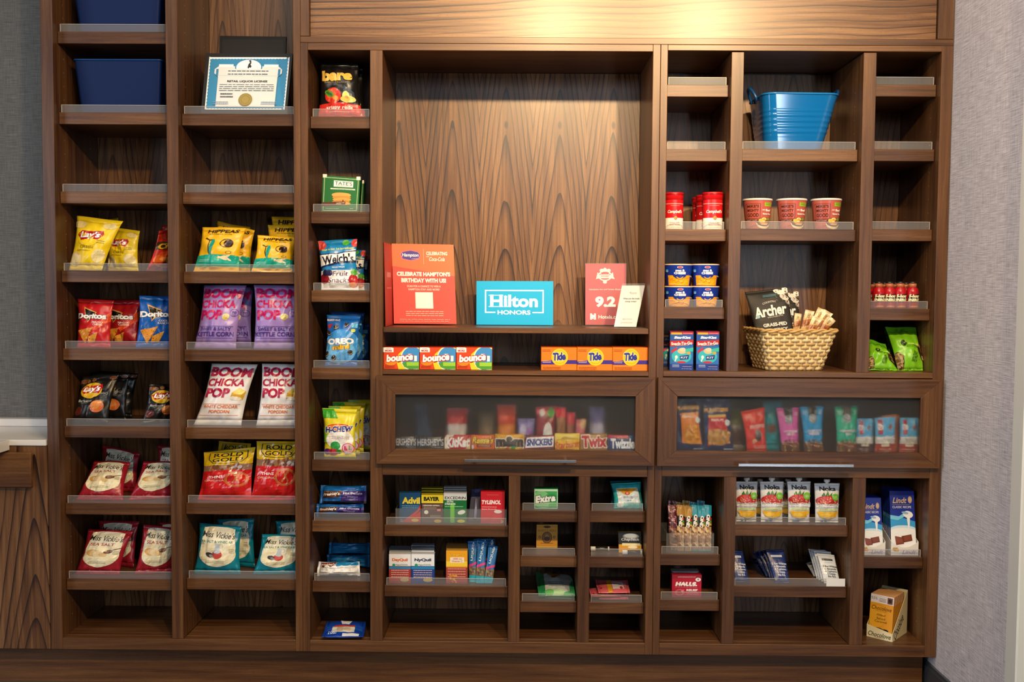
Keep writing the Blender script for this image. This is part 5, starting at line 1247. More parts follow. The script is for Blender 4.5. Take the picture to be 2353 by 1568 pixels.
# energy shots
z = SH[('R3', 3)]
es = [R(.5, .5, 1.02, 1.02, 'b3121c'), P([(.2, .0), (.8, .0), (.66, .10), (.34, .10)], 'e0862c'), P([(.08, .74), (.92, .90), (.92, .36), (.08, .30)], '1c1412'), T('5-hour', .52, .73, .74, .22, 'f4eec0', sh=.2, b=.06), T('ENERGY', .52, .48, .82, .19, 'f4eec0', sh=.2, b=.06), E(.2, .25, .12, .16, '8a1a1a')]
def shot(label, cx, y, wpx=27.5, pyt=648):
    c = at(cx, 700, y); rr = wpx * (D + y) / F / 2; h = at(cx, pyt, y).z - z
    b = Vector((c.x, y, z + .0006)); r = empty('energy_shot', b, label, 'small bottle', 'red energy shot bottles')
    turned(r, 'bottle', b, [(rr * .9, 0), (rr, h * .03), (rr, h * .62), (rr * .9, h * .72), (rr * .62, h * .79), (rr * .56, h * .82)], pbr('b3121c', .25, .5), 24)
    turned(r, 'neck_wrap', b, [(rr * .63, h * .785), (rr * .62, h * .93)], pbr('b86a44', .3, .5), 24, True, True)
    turned(r, 'cap', b, [(rr * .62, h * .9305), (rr * .64, h * .94), (rr * .64, h * .985), (rr * .55, h), (0.001, h)], pbr('1c1a1a', .35, .5), 24)
    prints(cyl_patch(b, [(rr * 1.003, h * .05), (rr * 1.003, h * .62)], -75, 75, 16), es, r, film, 'es', asp=.9)
for k, (cx, y, nm) in enumerate(((2018, .066, 'first from the left in front'), (2042.5, .066, 'second from the left in front'), (2067.5, .066, 'third from the left in front'), (2096, .066, 'right end in front'))):
    shot('red energy shot bottle, %s' % nm, cx, y)
for k, (cx, y, nm) in enumerate(((2007, .105, 'left'), (2031.5, .105, 'second'), (2057.5, .105, 'third'), (2081, .105, 'right'))):
    shot('red energy shot bottle, %s one of the second row, mostly hidden' % nm, cx, y, 27.5, 650)
# pistachios
pis = [R(.5, .92, 1.02, .16, '5fae1c'), E(.08, .20, .16, .19, '3a2a1c'), E(.94, .38, .14, .20, '3a2a1c'), bits(16, 34, .0, .2, .06, .34, .03, .055, ['8a6f44', 'b59a64', '6a5230']), bits(17, 26, .86, 1, .22, .54, .03, .05, ['8a6f44', 'b59a64', '6a5230']), E(.36, .58, .09, .065, '1d3014'), T('W', .36, .58, .08, .05, 'a8d83a', b=.05), T('Wonderful', .68, .56, .40, .055, 'c9ee6a', b=.04), T('Roasted & Salted', .66, .50, .46, .035, '2f4a14', b=.0), T('PISTACHIOS', .60, .28, .36, .10, '22380f', rot=68, b=.01), small(92, .5, .05, .5, 1, .03, '4a7a14')]
def pist(lab, c, y0, y1, th):
    bag('pistachio_bag', lab, 'nut bag', c, ZRF, y0, y1, th, '7ec821', pis, 'lime green pistachio bags', key='pis', xlim=(XB[4], XB[5]), sb=.04, st=.09)
pist('lime green pistachio bag standing tallest, front right', [(2063, 853), (2133, 853), (2104, 753), (2033, 752)], .072, (.14, .14), .050)
pist('lime green pistachio bag slumped low at the left', [(1990, 854), (2064, 852), (2034, 792), (1994, 780)], .075, .15, .045)
pist('lime green pistachio bag behind the tall one, top corner showing', [(2046, 846), (2092, 846), (2080, 754), (2032, 760)], .185, .225, .04)

# ------------------------------------------------------------------ snack bags behind the right frosted pane
ZC2 = SH['FR']
def rb(name, label, cat, c, y, th, body, decals, **kw):
    bag(name, label, cat, c, ZC2, y, y + .012, th, body, decals, group=None, **kw)
plA = [R(.5, .5, 1.02, 1.02, '1c2b58'), P([(.02, .86), (1, .92), (1, .80), (.04, .75)], '2a2c50'), T('PLANTERS', .5, .835, .92, .075, 'd8a23a', b=.05, rot=2), P([(.20, .73), (.90, .76), (.95, .14), (.28, .16)], 'e8851c'), T('HONEY ROASTED', .55, .715, .5, .028, 'f4dcb0', b=.02), T('PEANUTS', .55, .665, .56, .045, 'f8ece0', b=.03), E(.60, .34, .30, .20, 'd98a1c'), bits(18, 40, .36, .86, .18, .50, .025, .05, ['e8a832', 'c8761a', 'f0b848'], .7), E(.86, .60, .09, .055, 'dfe2e4'), small(93, .8, .055, .3, 2, .04, 'c8ccd4')]
plB = [R(.5, .5, 1.02, 1.02, '1c2b58'), T('PLANTERS', .48, .80, .88, .075, 'd8a23a', b=.05, rot=2), P([(.16, .70), (.82, .72), (.82, .67), (.16, .65)], 'd8a832'), P([(.18, .655), (.82, .67), (.90, .16), (.10, .12)], 'c8242c'), T('PEANUTS', .50, .61, .46, .045, 'f8ece0', b=.03), E(.5, .28, .40, .16, 'b5813a'), bits(19, 46, .14, .90, .16, .42, .04, .07, ['c8934a', 'a8722e', 'd9a862', 'b8843c'], .6), E(.86, .56, .10, .06, 'dfe2e4'), small(94, .8, .055, .3, 2, .04, 'c8ccd4')]
rb('peanut_pouch', 'navy peanut pouch with an orange panel at the left of the pane', 'nut pouch', [(1545, 1040), (1618, 1040), (1608, 917), (1550, 917)], .025, .020, '1c2b58', plA, sb=.02, st=.05)
rb('peanut_pouch', 'navy peanut pouch with a red panel, second in the row', 'nut pouch', [(1617, 1040), (1687, 1040), (1676, 918), (1611, 918)], .021, .020, '1c2b58', plB, sb=.02, st=.05)
rb('snack_pouch', 'dim olive pouch blurred behind the navy pouches', 'snack pouch', [(1675, 1038), (1706, 1038), (1703, 938), (1677, 940)], .10, .025, 'b8a89a', [R(.5, .8, 1, .4, '6a6a2a'), R(.5, .3, 1, .4, '5a3a2a')])
red_ = [T('NATURAL\nSNACKS', .26, .83, .26, .05, 'f4c8b8', b=.01), T('NON\nGMO', .76, .87, .16, .05, 'f4c8b8', b=.01), T('SKINNYDIPPED', .60, .60, .70, .08, 'f6cfc0', b=.03), E(.62, .40, .17, .13, '6a5a58'), E(.62, .47, .14, .06, '8a807c'), P([(.5, .33), (.75, .36), (.72, .27), (.55, .26)], '3a2a24'), E(.42, .27, .12, .045, 'd8b088'), E(.36, .24, .07, .03, 'c89a6a'), T('DARK CHOCOLATE\nPEANUT BUTTER', .62, .12, .62, .075, 'f4c0b0', b=.02)]
rb('almond_pouch', 'scarlet chocolate almond pouch tilted behind the frosted pane', 'snack pouch', [(1716, 1040), (1762, 1040), (1756, 936), (1701, 946)], .021, .020, 'd8301f', red_, sb=.02, st=.04)
rb('snack_pouch', 'teal pouch blurred behind the scarlet and pink ones', 'snack pouch', [(1754, 1040), (1788, 1040), (1794, 922), (1752, 924)], .075, .028, '1f98a8', [E(.4, .45, .3, .1, '7a4a3a'), R(.5, .85, 1, .2, '178a9a')])
def medl(c1, c2, t):
    return [P([(.30, 1), (.72, 1), (.70, .74), (.34, .74)], '1c1c20'), E(.52, .74, .19, .10, '8d9094'), bits(20, 18, .38, .66, .70, .81, .02, .04, ['a8abae', '6d7074', 'c0c2c4']), T(t, .55, .44, .74, .115, 'f0dce8', b=.04), R(.5, .09, 1.02, .26, '7a543a'), bits(21, 60, .06, .94, .02, .28, .025, .05, ['b58a5a', '5a3826', 'd8b488', '8a4a34', 'a8764a'], .6), small(95, .15, .88, .14, 2, .04, 'e8d8e0'), small(96, .86, .88, .14, 2, .04, 'e8d8e0')]
rb('trail_mix_pouch', 'pink trail mix pouch with a nut window behind the frosted pane', 'snack pouch', [(1795, 1040), (1836, 1040), (1834, 936), (1782, 938)], .022, .020, 'd05aa8', medl(0, 0, 'WHOLESOME\nMEDLEY'), sb=.02, st=.04)
rb('trail_mix_pouch', 'sky blue trail mix pouch with a nut window behind the frosted pane', 'snack pouch', [(1848, 1040), (1890, 1040), (1890, 933), (1836, 935)], .022, .020, '1b95d0', medl(0, 0, 'COMPLETE\nMEDLEY'), sb=.02, st=.04)
rb('trail_mix_pouch', 'sea green trail mix pouch with a nut window behind the frosted pane', 'snack pouch', [(1921, 1040), (1966, 1040), (1969, 932), (1916, 934)], .026, .022, '1fae8c', medl(0, 0, 'DARK CHOCOLATE\nMEDLEY'), sb=.02, st=.04)
def clif(bc): return [R(.5, .74, 1.02, .54, '4fa8d8'), P([(0, .40), (.2, .48), (.4, .42), (.6, .50), (.8, .44), (1, .50), (1, .24), (0, .24)], 'd8d8d6'), P([(0, .38), (.3, .40), (.6, .42), (1, .38), (1, .28), (0, .28)], 'c4c0ba'), R(.24, .74, .22, .42, 'b02430'), T('CLIF', .24, .74, .30, .15, 'f4ece8', rot=90, b=.05), P([(.62, .72), (.80, .84), (.86, .76), (.78, .62)], '8a4a38'), R(.5, .13, 1.02, .28, bc), R(.5, .25, .42, .12, 'e4dcc4'), small(97, .5, .27, .34, 2, .03, '8a7a5a'), T('CHOCOLATE', .5, .115, .60, .03, 'e8d0c0', b=.02), T('CHIP', .5, .06, .4, .03, 'e8d0c0', b=.02)]
rb('energy_bar', 'sky printed energy bar with dark maroon base, left of three', 'energy bar', [(1962, 1040), (2006, 1040), (2004, 962), (1968, 962)], .030, .018, 'd8d8d6', clif('4a2024'), sb=.03, st=.04)
rb('energy_bar', 'sky printed energy bar with brick red base, middle of three', 'energy bar', [(2008, 1040), (2055, 1040), (2056, 958), (2008, 960)], .020, .018, 'd8d8d6', clif('a83a20'), sb=.03, st=.04)
rb('energy_bar', 'sky printed energy bar with brick red base, right of three', 'energy bar', [(2064, 1040), (2109, 1040), (2110, 960), (2066, 960)], .020, .018, 'd8d8d6', clif('a8381e'), sb=.03, st=.04)
rb('energy_bar', 'energy bar with an orange top edge behind the middle one', 'energy bar', [(2022, 1036), (2062, 1036), (2060, 952), (2022, 956)], .050, .016, 'b8643a', [R(.5, .9, 1, .2, 'c8743a')], sb=.03, st=.04)

# ------------------------------------------------------------------ medicine shelves
z = SH[('C1', 0)]
t = empty('acrylic_tray', (at(1035, 1190, .1).x, .1, z), 'clear acrylic tray holding the row of medicine boxes', 'tray')
ta, tb = at(909, 1190, .052).x, at(1164, 1190, .052).x
MB().box(ta, tb, .050, .0525, z + .0006, at(1030, 1170, .051).z).out('front_panel', CLEAR, t)
MB().box(ta, ta + .0025, .053, .25, z + .0006, at(1030, 1170, .051).z).out('side_panel', CLEAR, t)
MB().box(tb - .0025, tb, .053, .25, z + .0006, at(1030, 1170, .051).z).out('side_panel', CLEAR, t)
adv = [P([(0, 0), (.42, 0), (1, .46), (1, .62), (.85, .42), (.3, .12)], 'c8382c'), P([(.3, 0), (1, 0), (1, .40)], 'c8382c'), T('Advil', .55, .74, .84, .22, 'e8d43a', b=.05), small(101, .52, .56, .8, 2, .06, '8fb4c8'), E(.74, .08, .17, .055, 'e8c02c'), small(102, .1, .1, .12, 2, .05, 'b8d0dc')]
bay = [R(.5, .86, 1.02, .30, 'ecd62a'), T('BAYER', .46, .86, .72, .15, '2a2418', b=.06), BOXL(.5, .62, .92, .03, .004, 'c9b8a4', 1), T('GENUINE ASPIRIN', .45, .62, .74, .05, 'e6ddd0', b=.03), small(103, .4, .55, .6, 2, .045, 'bfae9c'), E(.22, .38, .10, .07, 'efe9e0'), R(.80, .46, .16, .08, 'd98a8a'), small(104, .65, .26, .5, 2, .04, 'c9bcae'), E(.75, .06, .17, .06, 'e3b92c')]
exc = [R(.5, .90, 1.02, .26, 'd8dbe0'), R(.5, .84, 1.02, .15, 'f0f0ee'), T('EXCEDRIN', .5, .845, .92, .10, '20382c', b=.03), R(.5, .39, 1.02, .76, '177038'), R(.38, .33, .18, .66, '6fc83a'), T('EXTRA\nSTRENGTH', .28, .68, .46, .15, 'e8f2e8', b=.03), small(105, .45, .55, .8, 1, .05, 'bfe0c4'), E(.78, .36, .17, .07, 'efefe9', 15), E(.76, .06, .17, .055, 'e8d83a')]
tyl = [T('TYLENOL', .44, .67, .80, .13, 'f8f2f2', b=.05, sh=.15), small(106, .36, .52, .62, 1, .05, 'f2c0c0'), T('Extra Strength', .36, .45, .60, .045, 'f6dcdc', b=.02), small(107, .5, .90, .5, 1, .04, 'e87a80'), E(.72, .38, .16, .055, 'f2efec'), E(.80, .07, .16, .06, 'e3b42c'), P([(.4, 0), (.85, 0), (.85, .26), (.55, .3)], 'd8303a')]
md = lambda name, label, a, b, t_, y, dep, cols, dec, zz, grp=None, key=None, **k: carton(name, label, 'medicine box', a, b, t_, 1190, zz, y, dep, cols, dec, grp, key=key, **k)
md('medicine_box', 'navy medicine box with yellow lettering and a red swoosh, left in the tray', 917.5, 966.5, 1133, .064, .03, ('154a78', '10395c', '1c5480'), adv, z + .001)
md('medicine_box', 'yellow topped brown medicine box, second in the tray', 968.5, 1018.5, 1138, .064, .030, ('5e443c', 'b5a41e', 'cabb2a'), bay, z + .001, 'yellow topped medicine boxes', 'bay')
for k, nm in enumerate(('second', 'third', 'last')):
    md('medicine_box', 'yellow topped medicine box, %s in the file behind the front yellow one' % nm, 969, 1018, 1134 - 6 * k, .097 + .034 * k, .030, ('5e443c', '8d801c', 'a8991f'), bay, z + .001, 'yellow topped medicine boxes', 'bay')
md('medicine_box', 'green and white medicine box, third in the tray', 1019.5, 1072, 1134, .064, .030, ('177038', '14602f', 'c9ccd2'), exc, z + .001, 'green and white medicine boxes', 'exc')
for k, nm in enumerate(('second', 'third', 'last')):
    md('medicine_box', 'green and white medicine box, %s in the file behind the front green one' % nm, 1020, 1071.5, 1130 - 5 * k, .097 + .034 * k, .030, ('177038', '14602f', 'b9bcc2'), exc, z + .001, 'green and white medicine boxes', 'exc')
md('medicine_box', 'bright red medicine box with white lettering, right end of the tray', 1104.5, 1159.5, 1130.5, .058, .035, ('d3202c', 'a81822', 'c41c28'), tyl, z + .001)
q = quad([(1076, 1190), (1106, 1190), (1111, 1122), (1084, 1124)], .085, .13, z + .001)
r = empty('toothbrush_card', base_of(q), 'navy hanging card with a pale tube, leaning between green and red boxes', 'toiletry pack')
slab(r, q, .004, ('1b2148', '14183a', '14183a'), [E(.5, .92, .25, .05, '4a3f6a'), R(.5, .74, .8, .04, '5a4f80'), R(.5, .80, .7, .1, '2a2a5a')], part='card')
MB().tube([q[0].lerp(q[1], .5) * .9 + q[3].lerp(q[2], .5) * .1 + Vector((0, -.007, 0)), q[0].lerp(q[1], .5) * .3 + q[3].lerp(q[2], .5) * .7 + Vector((0, -.007, 0))], .006, 10).out('tube', pbr('8f8fb4', .3, .5), r, True)

z = SH[('C1', 1)]
def quil(nm, nc, c1): return [R(.5, .86, 1.02, .30, 'eef0f2'), R(.5, .66, 1.02, .14, 'e9ecee'), T(nm, .5, .79, .72, .13, nc, b=.05), T('VapoCOOL', .58, .625, .58, .06, '2a6a4a', b=.03), E(.22, .62, .07, .05, '2f9a6a'), R(.5, .525, 1.02, .09, '2f86c0'), R(.5, .24, 1.02, .49, c1), small(108, .5, .44, .8, 4, .075, 'd8b8b8'), E(.72, .12, .2, .08, 'b8a46a')]
for (a, b, nm, nc, c1, lab, key) in ((894, 944, 'DayQuil', 'e0642a', 'a8382c', 'white and red cold medicine box', 'dq'), (945, 998.5, 'NyQuil', '1f3050', '1f3f86', 'white and blue cold medicine box', 'nq')):
    md('medicine_box', lab + ', front of its file', a, b, 1274, .060, .030, (c1, '2a5a9a', 'c9d0da'), quil(nm, nc, c1), z, lab + 'es', key)
    for k, n2 in enumerate(('second', 'third', 'fourth')):
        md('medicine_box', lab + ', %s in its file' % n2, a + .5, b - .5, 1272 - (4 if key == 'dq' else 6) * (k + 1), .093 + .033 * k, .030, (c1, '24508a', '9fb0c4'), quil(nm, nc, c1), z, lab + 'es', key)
em = [R(.5, .78, 1.02, .46, 'f0a81c'), R(.5, .60, 1.02, .16, 'f6d23a'), T('Emergen-C', .5, .885, .72, .09, 'f4c23a', b=.04, ol='b5701a', olw=.05), R(.52, .72, .66, .17, 'f7ead0'), T('1000 mg\nVitamin C', .52, .72, .52, .13, 'c8502a', b=.02), R(.5, .24, 1.02, .50, 'a8443a'), small(109, .5, .45, .84, 4, .08, 'd8a08a'), bits(23, 10, .1, .5, .03, .25, .03, .06, ['d8842a', 'e8a23a'])]
md('medicine_box', 'orange and yellow vitamin drink box, front of its file', 1025.5, 1074.5, 1266.5, .060, .030, ('e8902c', 'b8642a', 'd8a84a'), em, z, 'orange vitamin boxes', 'em')
for k, nm in enumerate(('second', 'third', 'last')):
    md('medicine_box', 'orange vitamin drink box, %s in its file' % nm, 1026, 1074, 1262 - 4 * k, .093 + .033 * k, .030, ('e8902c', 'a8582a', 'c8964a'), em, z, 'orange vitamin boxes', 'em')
liv = [P([(0, .42), (1, .50), (1, .44), (0, .36)], 'd8387a'), R(.5, .27, 1, .20, '6d5a44'), bits(24, 14, .1, .9, .18, .36, .05, .12, ['8d744a', '4f4030', 'a08a5a'], .4), R(.5, .08, 1, .18, '1fa0b8'), T('LIQUID I.V.', .45, .72, .5, .30, 'd8ecf4', rot=84, b=.03)]
liv[-1] = T('LIQUID', .5, .74, 2.2, .055, 'd8ecf4', rot=82, b=.03)
for k, (a, b, c, d, nm) in enumerate((((1079, 1338), (1096, 1338), (1096, 1243), (1075, 1244), 'left'), ((1094, 1338), (1112, 1338), (1119, 1244), (1098, 1242), 'middle'), ((1113, 1338), (1131, 1338), (1144, 1256), (1123, 1252), 'right'))):
    q = quad((a, b, c, d), .062 + .012 * (k == 0), .095 + .012 * (k == 0), z)
    r = empty('drink_stick', base_of(q), 'blue and teal drink mix stick, %s of the three beside the orange box' % nm, 'drink mix stick', 'blue drink mix sticks')
    bag_core(r, q, .008, '1a6aa8', liv, 'liv', pinch=.01, sb=.04, st=.05, wr=.5, zmin=z)
for k in range(3):
    q = quad([(1086 + 16 * k, 1330), (1100 + 16 * k, 1330), (1106 + 16 * k, 1238), (1088 + 16 * k, 1239)], .135, .16, z)
    r = empty('drink_stick', base_of(q), 'blue drink mix stick in the back row, %s of three' % ('left', 'middle', 'right')[k], 'drink mix stick', 'blue drink mix sticks')
    bag_core(r, q, .008, '175a92', liv, 'liv', pinch=.01, sb=.04, st=.05, wr=.5, zmin=z)

# ------------------------------------------------------------------ small compartments
z = SH[('C2', 0)]
ext = [R(.5, .5, .98, .98, '3fae5a'), E(.3, .7, .28, .2, '7fd08a'), E(.75, .55, .25, .2, '2a9a4a'), E(.4, .22, .35, .16, '8fd894'), E(.8, .2, .2, .14, '5fc070'), BOXL(.5, .5, .94, .94, .03, 'c9ecd0'), T('Extra', .47, .52, .86, .36, 'f6fbf6', sh=.15, rot=6, b=.06, ol='12321c', olw=.05), R(.5, .92, .9, .07, 'd0f0d6')]
carton('gum_pack', 'green chewing gum pack with white lettering, front', 'gum', 1227, 1282, 1124, 1171, z, .058, .018, ('2a9a4a', '1c7a38', '35a85a'), ext, 'green gum packs', key='ext')
carton('gum_pack', 'green chewing gum pack right behind the front one', 'gum', 1229, 1282, 1121, 1171, z, .080, .018, ('1f7f3c', '186a30', '2a9048'), ext, 'green gum packs', key='ext')
z = SH[('C2', 1)]
bee = [R(.5, .9, .96, .03, 'b8862a'), E(.5, .90, .17, .05, '2a1c10'), T("BURT'S BEES", .5, .74, .84, .09, '8a5f1c', b=.0), RING(.5, .44, .24, .25, .16, '5a3a1c'), E(.5, .44, .19, .20, '8a5f2a'), E(.5, .50, .09, .08, 'b98a4a'), E(.5, .38, .13, .10, '5a3c20'), E(.16, .46, .06, .06, 'b5822a'), E(.84, .46, .06, .06, 'b5822a'), RING(.16, .46, .06, .06, .3, '7a551c'), RING(.84, .46, .06, .06, .3, '7a551c'), small(111, .5, .20, .6, 1, .06, '9a4a1c'), R(.5, .03, .98, .04, 'efc860')]
q = quad([(1232, 1259.5), (1281, 1259.5), (1281.5, 1206), (1233, 1206)], .135, .142, z)
r = empty('lip_balm_card', base_of(q), 'golden lip balm card with a round portrait emblem', 'lip balm pack', None)
slab(r, q, .010, ('d99b2c', 'b57f22', 'c98f2a'), bee, part='card')
z = SH[('C2', 2)]
wip = [P([(.2, 0), (1, 0), (1, .75), (.85, .95), (.2, .95)], 'dfe9ea'), P([(.22, 1), (.70, 1), (.48, .68)], 'd39a2a'), T("BURT'S BEES", .46, .86, .34, .09, '6d3a1c', b=.0), E(.46, .74, .07, .07, 'b8401f'), R(.09, .5, .18, 1, '2f9a5e'), E(.95, .3, .1, .4, '3fb06a'), P([(.6, 0), (1, .0), (.9, .2)], '5fc07a'), small(112, .5, .5, .4, 3, .09, '8a9aa0'), E(.45, .06, .25, .12, 'b8e0a8'), E(.3, .08, .12, .1, '6fc06a')]
lying('wipes_pack', 'green and white facial wipes pack lying flat', 'wipes pack', [(1238, 1380), (1324, 1380), (1320, 1338), (1231, 1332)], z, .022, '2f9a5e', wip, 'wipg', xl=(XC[2], XC[3]), tilt=.012)
lying('wipes_pack', 'green wipes pack half under the topmost green one', 'wipes pack', [(1252, 1376), (1322, 1378), (1318, 1357), (1250, 1353)], z, .007, '2a8a56', [], None, xl=(XC[2], XC[3]))
z = SH[('C3', 0)]
wt = [P([(.14, .20), (.92, .20), (.88, .78), (.12, .78)], 'd9e6ea'), P([(.10, .76), (.90, .76), (.60, .55), (.48, .48), (.36, .55)], 'e0a028'), T("BURT'S\nBEES", .49, .70, .26, .12, '7a3a18', b=.0), E(.49, .56, .085, .07, 'c83a24'), E(.49, .57, .05, .035, 'e8a88a'), T('MICELLAR', .50, .43, .32, .035, '4a6a78', b=.02), T('TOWELETTES', .50, .385, .34, .028, '4a6a78', b=.0), T('30', .52, .29, .14, .04, '4a8aa0', b=.02), E(.22, .14, .12, .10, 'dff2f2'), E(.5, .10, .2, .07, '6fd0d0'), E(.78, .10, .18, .07, '58c0c4')]
bag('wipes_pack', 'aqua facial wipes pack standing upright with a white label, front', 'wipes pack', [(1410, 1172), (1481, 1172), (1473, 1108), (1403, 1112)], z, .070, .10, .030, '2fb0b8', wt, 'aqua wipes packs', key='wipt', sb=.04, st=.05, xlim=(XC[4], XN1))
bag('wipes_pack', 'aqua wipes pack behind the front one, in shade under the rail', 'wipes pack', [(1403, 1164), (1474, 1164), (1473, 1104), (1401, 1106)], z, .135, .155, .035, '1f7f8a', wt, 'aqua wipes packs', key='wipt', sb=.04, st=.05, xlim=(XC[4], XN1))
z = SH[('C3', 1)]
def balm(label, x0, x1, y, zc, zz=None):
    a, b = at(x0, 1265, y), at(x1, 1265, y); rr = .0075
    r = empty('lip_balm', Vector(((a.x + b.x) / 2, y, zc)), label, 'lip balm')
    c = zc + rr + .0006
    def seg(u0, u1, rad, name, mat):
        p, q_ = a.x + (b.x - a.x) * u0, a.x + (b.x - a.x) * u1
        m = MB(); m.loft([[Vector((x, y + rad * k * math.cos(2 * PI * i / 20), c + rad * k * math.sin(2 * PI * i / 20))) for i in range(20)] for x, k in ((p, .9), (p + .0008, 1), (q_ - .0008, 1), (q_, .9))])
        m.out(name, mat, r, True)
    seg(0, .26, rr, 'cap', pbr('efeee8', .3, .5)); seg(.262, .92, rr * .98, 'tube', pbr('26241f', .25, .5)); seg(.922, 1, rr, 'base', pbr('e2e2dc', .3, .5))
    m = MB(); m.loft([[Vector((x, y + rr * .99 * math.cos(2 * PI * i / 12 + 3.6), c + rr * .99 * math.sin(2 * PI * i / 12 + 3.6))) for i in range(4)] for x in (a.x + (b.x - a.x) * .3, a.x + (b.x - a.x) * .9)], 0, False, False, False); m.out('label_stripe', pbr('b8a878', .3, .5), r, True)
balm('black lip balm tube with white cap lying at the left behind the lip', at and 1357, 1400, .105, z)
chs = [R(.5, .70, 1.02, .62, '17181a'), E(.55, .80, .36, .14, '8a9094'), E(.55, .82, .3, .1, 'c9ced0'), T('ChapStick', .52, .63, .80, .16, 'e9ecec', sh=.2, b=.02), R(.5, .20, 1.02, .40, 'e0a01c'), R(.55, .40, .8, .12, 'f6e8b0'), E(.62, .27, .22, .07, 'f8e9b8')]
q = quad([(1422, 1276), (1474, 1276), (1473, 1224), (1421, 1223)], .082, .096, z)
r = empty('lip_balm_card', base_of(q), 'black and gold lip balm blister pack beside the right upright', 'lip balm pack')
slab(r, q, .012, ('d8a01c', 'c8901a', 'e8c02a'), chs, part='card')
balm('black lip balm tube with white cap lying in front of the black and gold pack', 1430, 1475, .060, z)
z = SH[('C3', 2)]
pk = [P([(.32, 0), (.46, 0), (.46, 1), (.32, 1)], 'd8a02a'), P([(.48, .2), (.84, .25), (.82, .8), (.48, .8)], 'e4d8e2'), T('hand wipes', .65, .60, .28, .16, '4a5a9a', b=.02), E(.75, .32, .05, .12, 'c83a3a'), E(.12, .3, .03, .06, '8f2a34'), E(.88, .6, .06, .12, 'd88a94')]
lying('wipes_packet', 'coral pink packet, bottom one of the flat pile', 'wipes packet', [(1378, 1383), (1446, 1383), (1440, 1362), (1374, 1360)], z, .008, 'c8525e', [], None, 'coral pink packets', (XC[4], XN1))
lying('wipes_packet', 'coral pink packet sticking out to the left of the pile', 'wipes packet', [(1360, 1377), (1428, 1376), (1418, 1356), (1352, 1357)], z + .010, .008, 'cf5a66', pk, 'pk', 'coral pink packets', (XC[4], XN1))
lying('wipes_packet', 'coral pink packet with a yellow band, topmost of the pile', 'wipes packet', [(1378, 1376), (1452, 1375), (1446, 1350), (1370, 1349)], z + .020, .010, 'd8626c', pk, 'pk', 'coral pink packets', (XC[4], XN1), tilt=.008)

# ------------------------------------------------------------------ nut bars in a bin, cough drops
z = SH[('D1', 0)]
r = empty('acrylic_bin', (at(1585, 1250, .1).x, .1, z), 'clear acrylic bin full of upright nut bars', 'bin')
ba, bb_ = at(1531, 1265, .052).x, at(1640, 1265, .052).x; hz = at(1585, 1226, .052).z
for nm, bx in (('front_panel', (ba, bb_, .050, .0525)), ('back_panel', (ba, bb_, .205, .2075)), ('side_panel', (ba, ba + .0025, .053, .2045)), ('side_panel', (bb_ - .0025, bb_, .053, .2045))):
    MB().box(*bx, z + .0006, hz).out(nm, CLEAR, r)
def kind(top, flag): return [R(.5, .90, 1.02, .26, top), R(.5, .64, 1.02, .24, '17171a'), T('KIND', .5, .64, 1.9, .075, 'f4f2ee', rot=84, b=.06), R(.86, .70, .3, .05, 'c8342c'), R(.86, .64, .3, .05, '4fa03a'), R(.86, .58, .3, .05, flag), R(.5, .28, 1.02, .50, '9a7048'), bits(25, 26, .1, .9, .04, .50, .10, .2, ['c8a06a', '6d4628', 'b88a52', '8a5a34', 'd9bb8a'], .3), R(.8, .28, .06, .5, 'cfc9c0')]
def dots(): return [R(.5, .5, 1, 1, '6d2a3a'), bits(26, 46, .05, .95, .52, .98, .07, .13, ['c88a98', 'd8a8b0', '4a1c2a'], .28), R(.5, .25, 1.02, .48, '7a5648'), bits(27, 22, .1, .9, .04, .46, .10, .18, ['b58a6a', '4a3226', '96664a'], .3)]
KB = {'gold': kind('b98a3a', 'e0a828'), 'aqua': kind('1f9ab8', 'e0a828'), 'plum': dots()}
rowk = [('plum', 1540, 0, .072), ('plum', 1549, 1, .082), ('gold', 1556, 0, .066), ('gold', 1573, 1, .064), ('aqua', 1589, 0, .068), ('aqua', 1604, 1, .064), ('aqua', 1618, 0, .066)]
for k, (kd, x, j, y) in enumerate(rowk):
    q = quad([(x + 1, 1266), (x + 16, 1266), (x + 17 - 4 * (kd == 'plum'), 1162 + 4 * j), (x - 1 - 5 * (kd == 'plum'), 1160 + 4 * j)], y, y + .045, z + .001)
    r = empty('nut_bar', base_of(q), '%s topped nut bar in the clear bin, number %s from the left in front' % ({'plum': 'plum dotted', 'gold': 'gold', 'aqua': 'aqua'}[kd], ('one', 'two', 'three', 'four', 'five', 'six', 'seven')[k]), 'nut bar', 'nut bars in the bin')
    bag_core(r, q, .009, {'plum': '6d2a3a', 'gold': 'b98a3a', 'aqua': '1f9ab8'}[kd], KB[kd], 'kb' + kd, pinch=.01, sb=.03, st=.05, wr=.4, zmin=z, xlim=(XD[0], XD[1]))
for k, (kd, x) in enumerate((('plum', 1537), ('gold', 1553), ('gold', 1569), ('aqua', 1586), ('aqua', 1603))):
    q = quad([(x, 1256), (x + 15, 1256), (x + 16, 1152 + k % 2 * 4), (x - 1, 1150 + k % 2 * 3)], .125, .165, z + .001)
    r = empty('nut_bar', base_of(q), '%s topped nut bar in the back row of the bin, %s from the left' % ({'plum': 'plum dotted', 'gold': 'gold', 'aqua': 'aqua'}[kd], ('first', 'second', 'third', 'fourth', 'fifth')[k]), 'nut bar', 'nut bars in the bin')
    bag_core(r, q, .009, {'plum': '6d2a3a', 'gold': 'b98a3a', 'aqua': '1f9ab8'}[kd], KB[kd], 'kb' + kd, pinch=.01, sb=.03, st=.05, wr=.4, zmin=z, xlim=(XD[0], XD[1]))
z = SH[('D1', 1)]
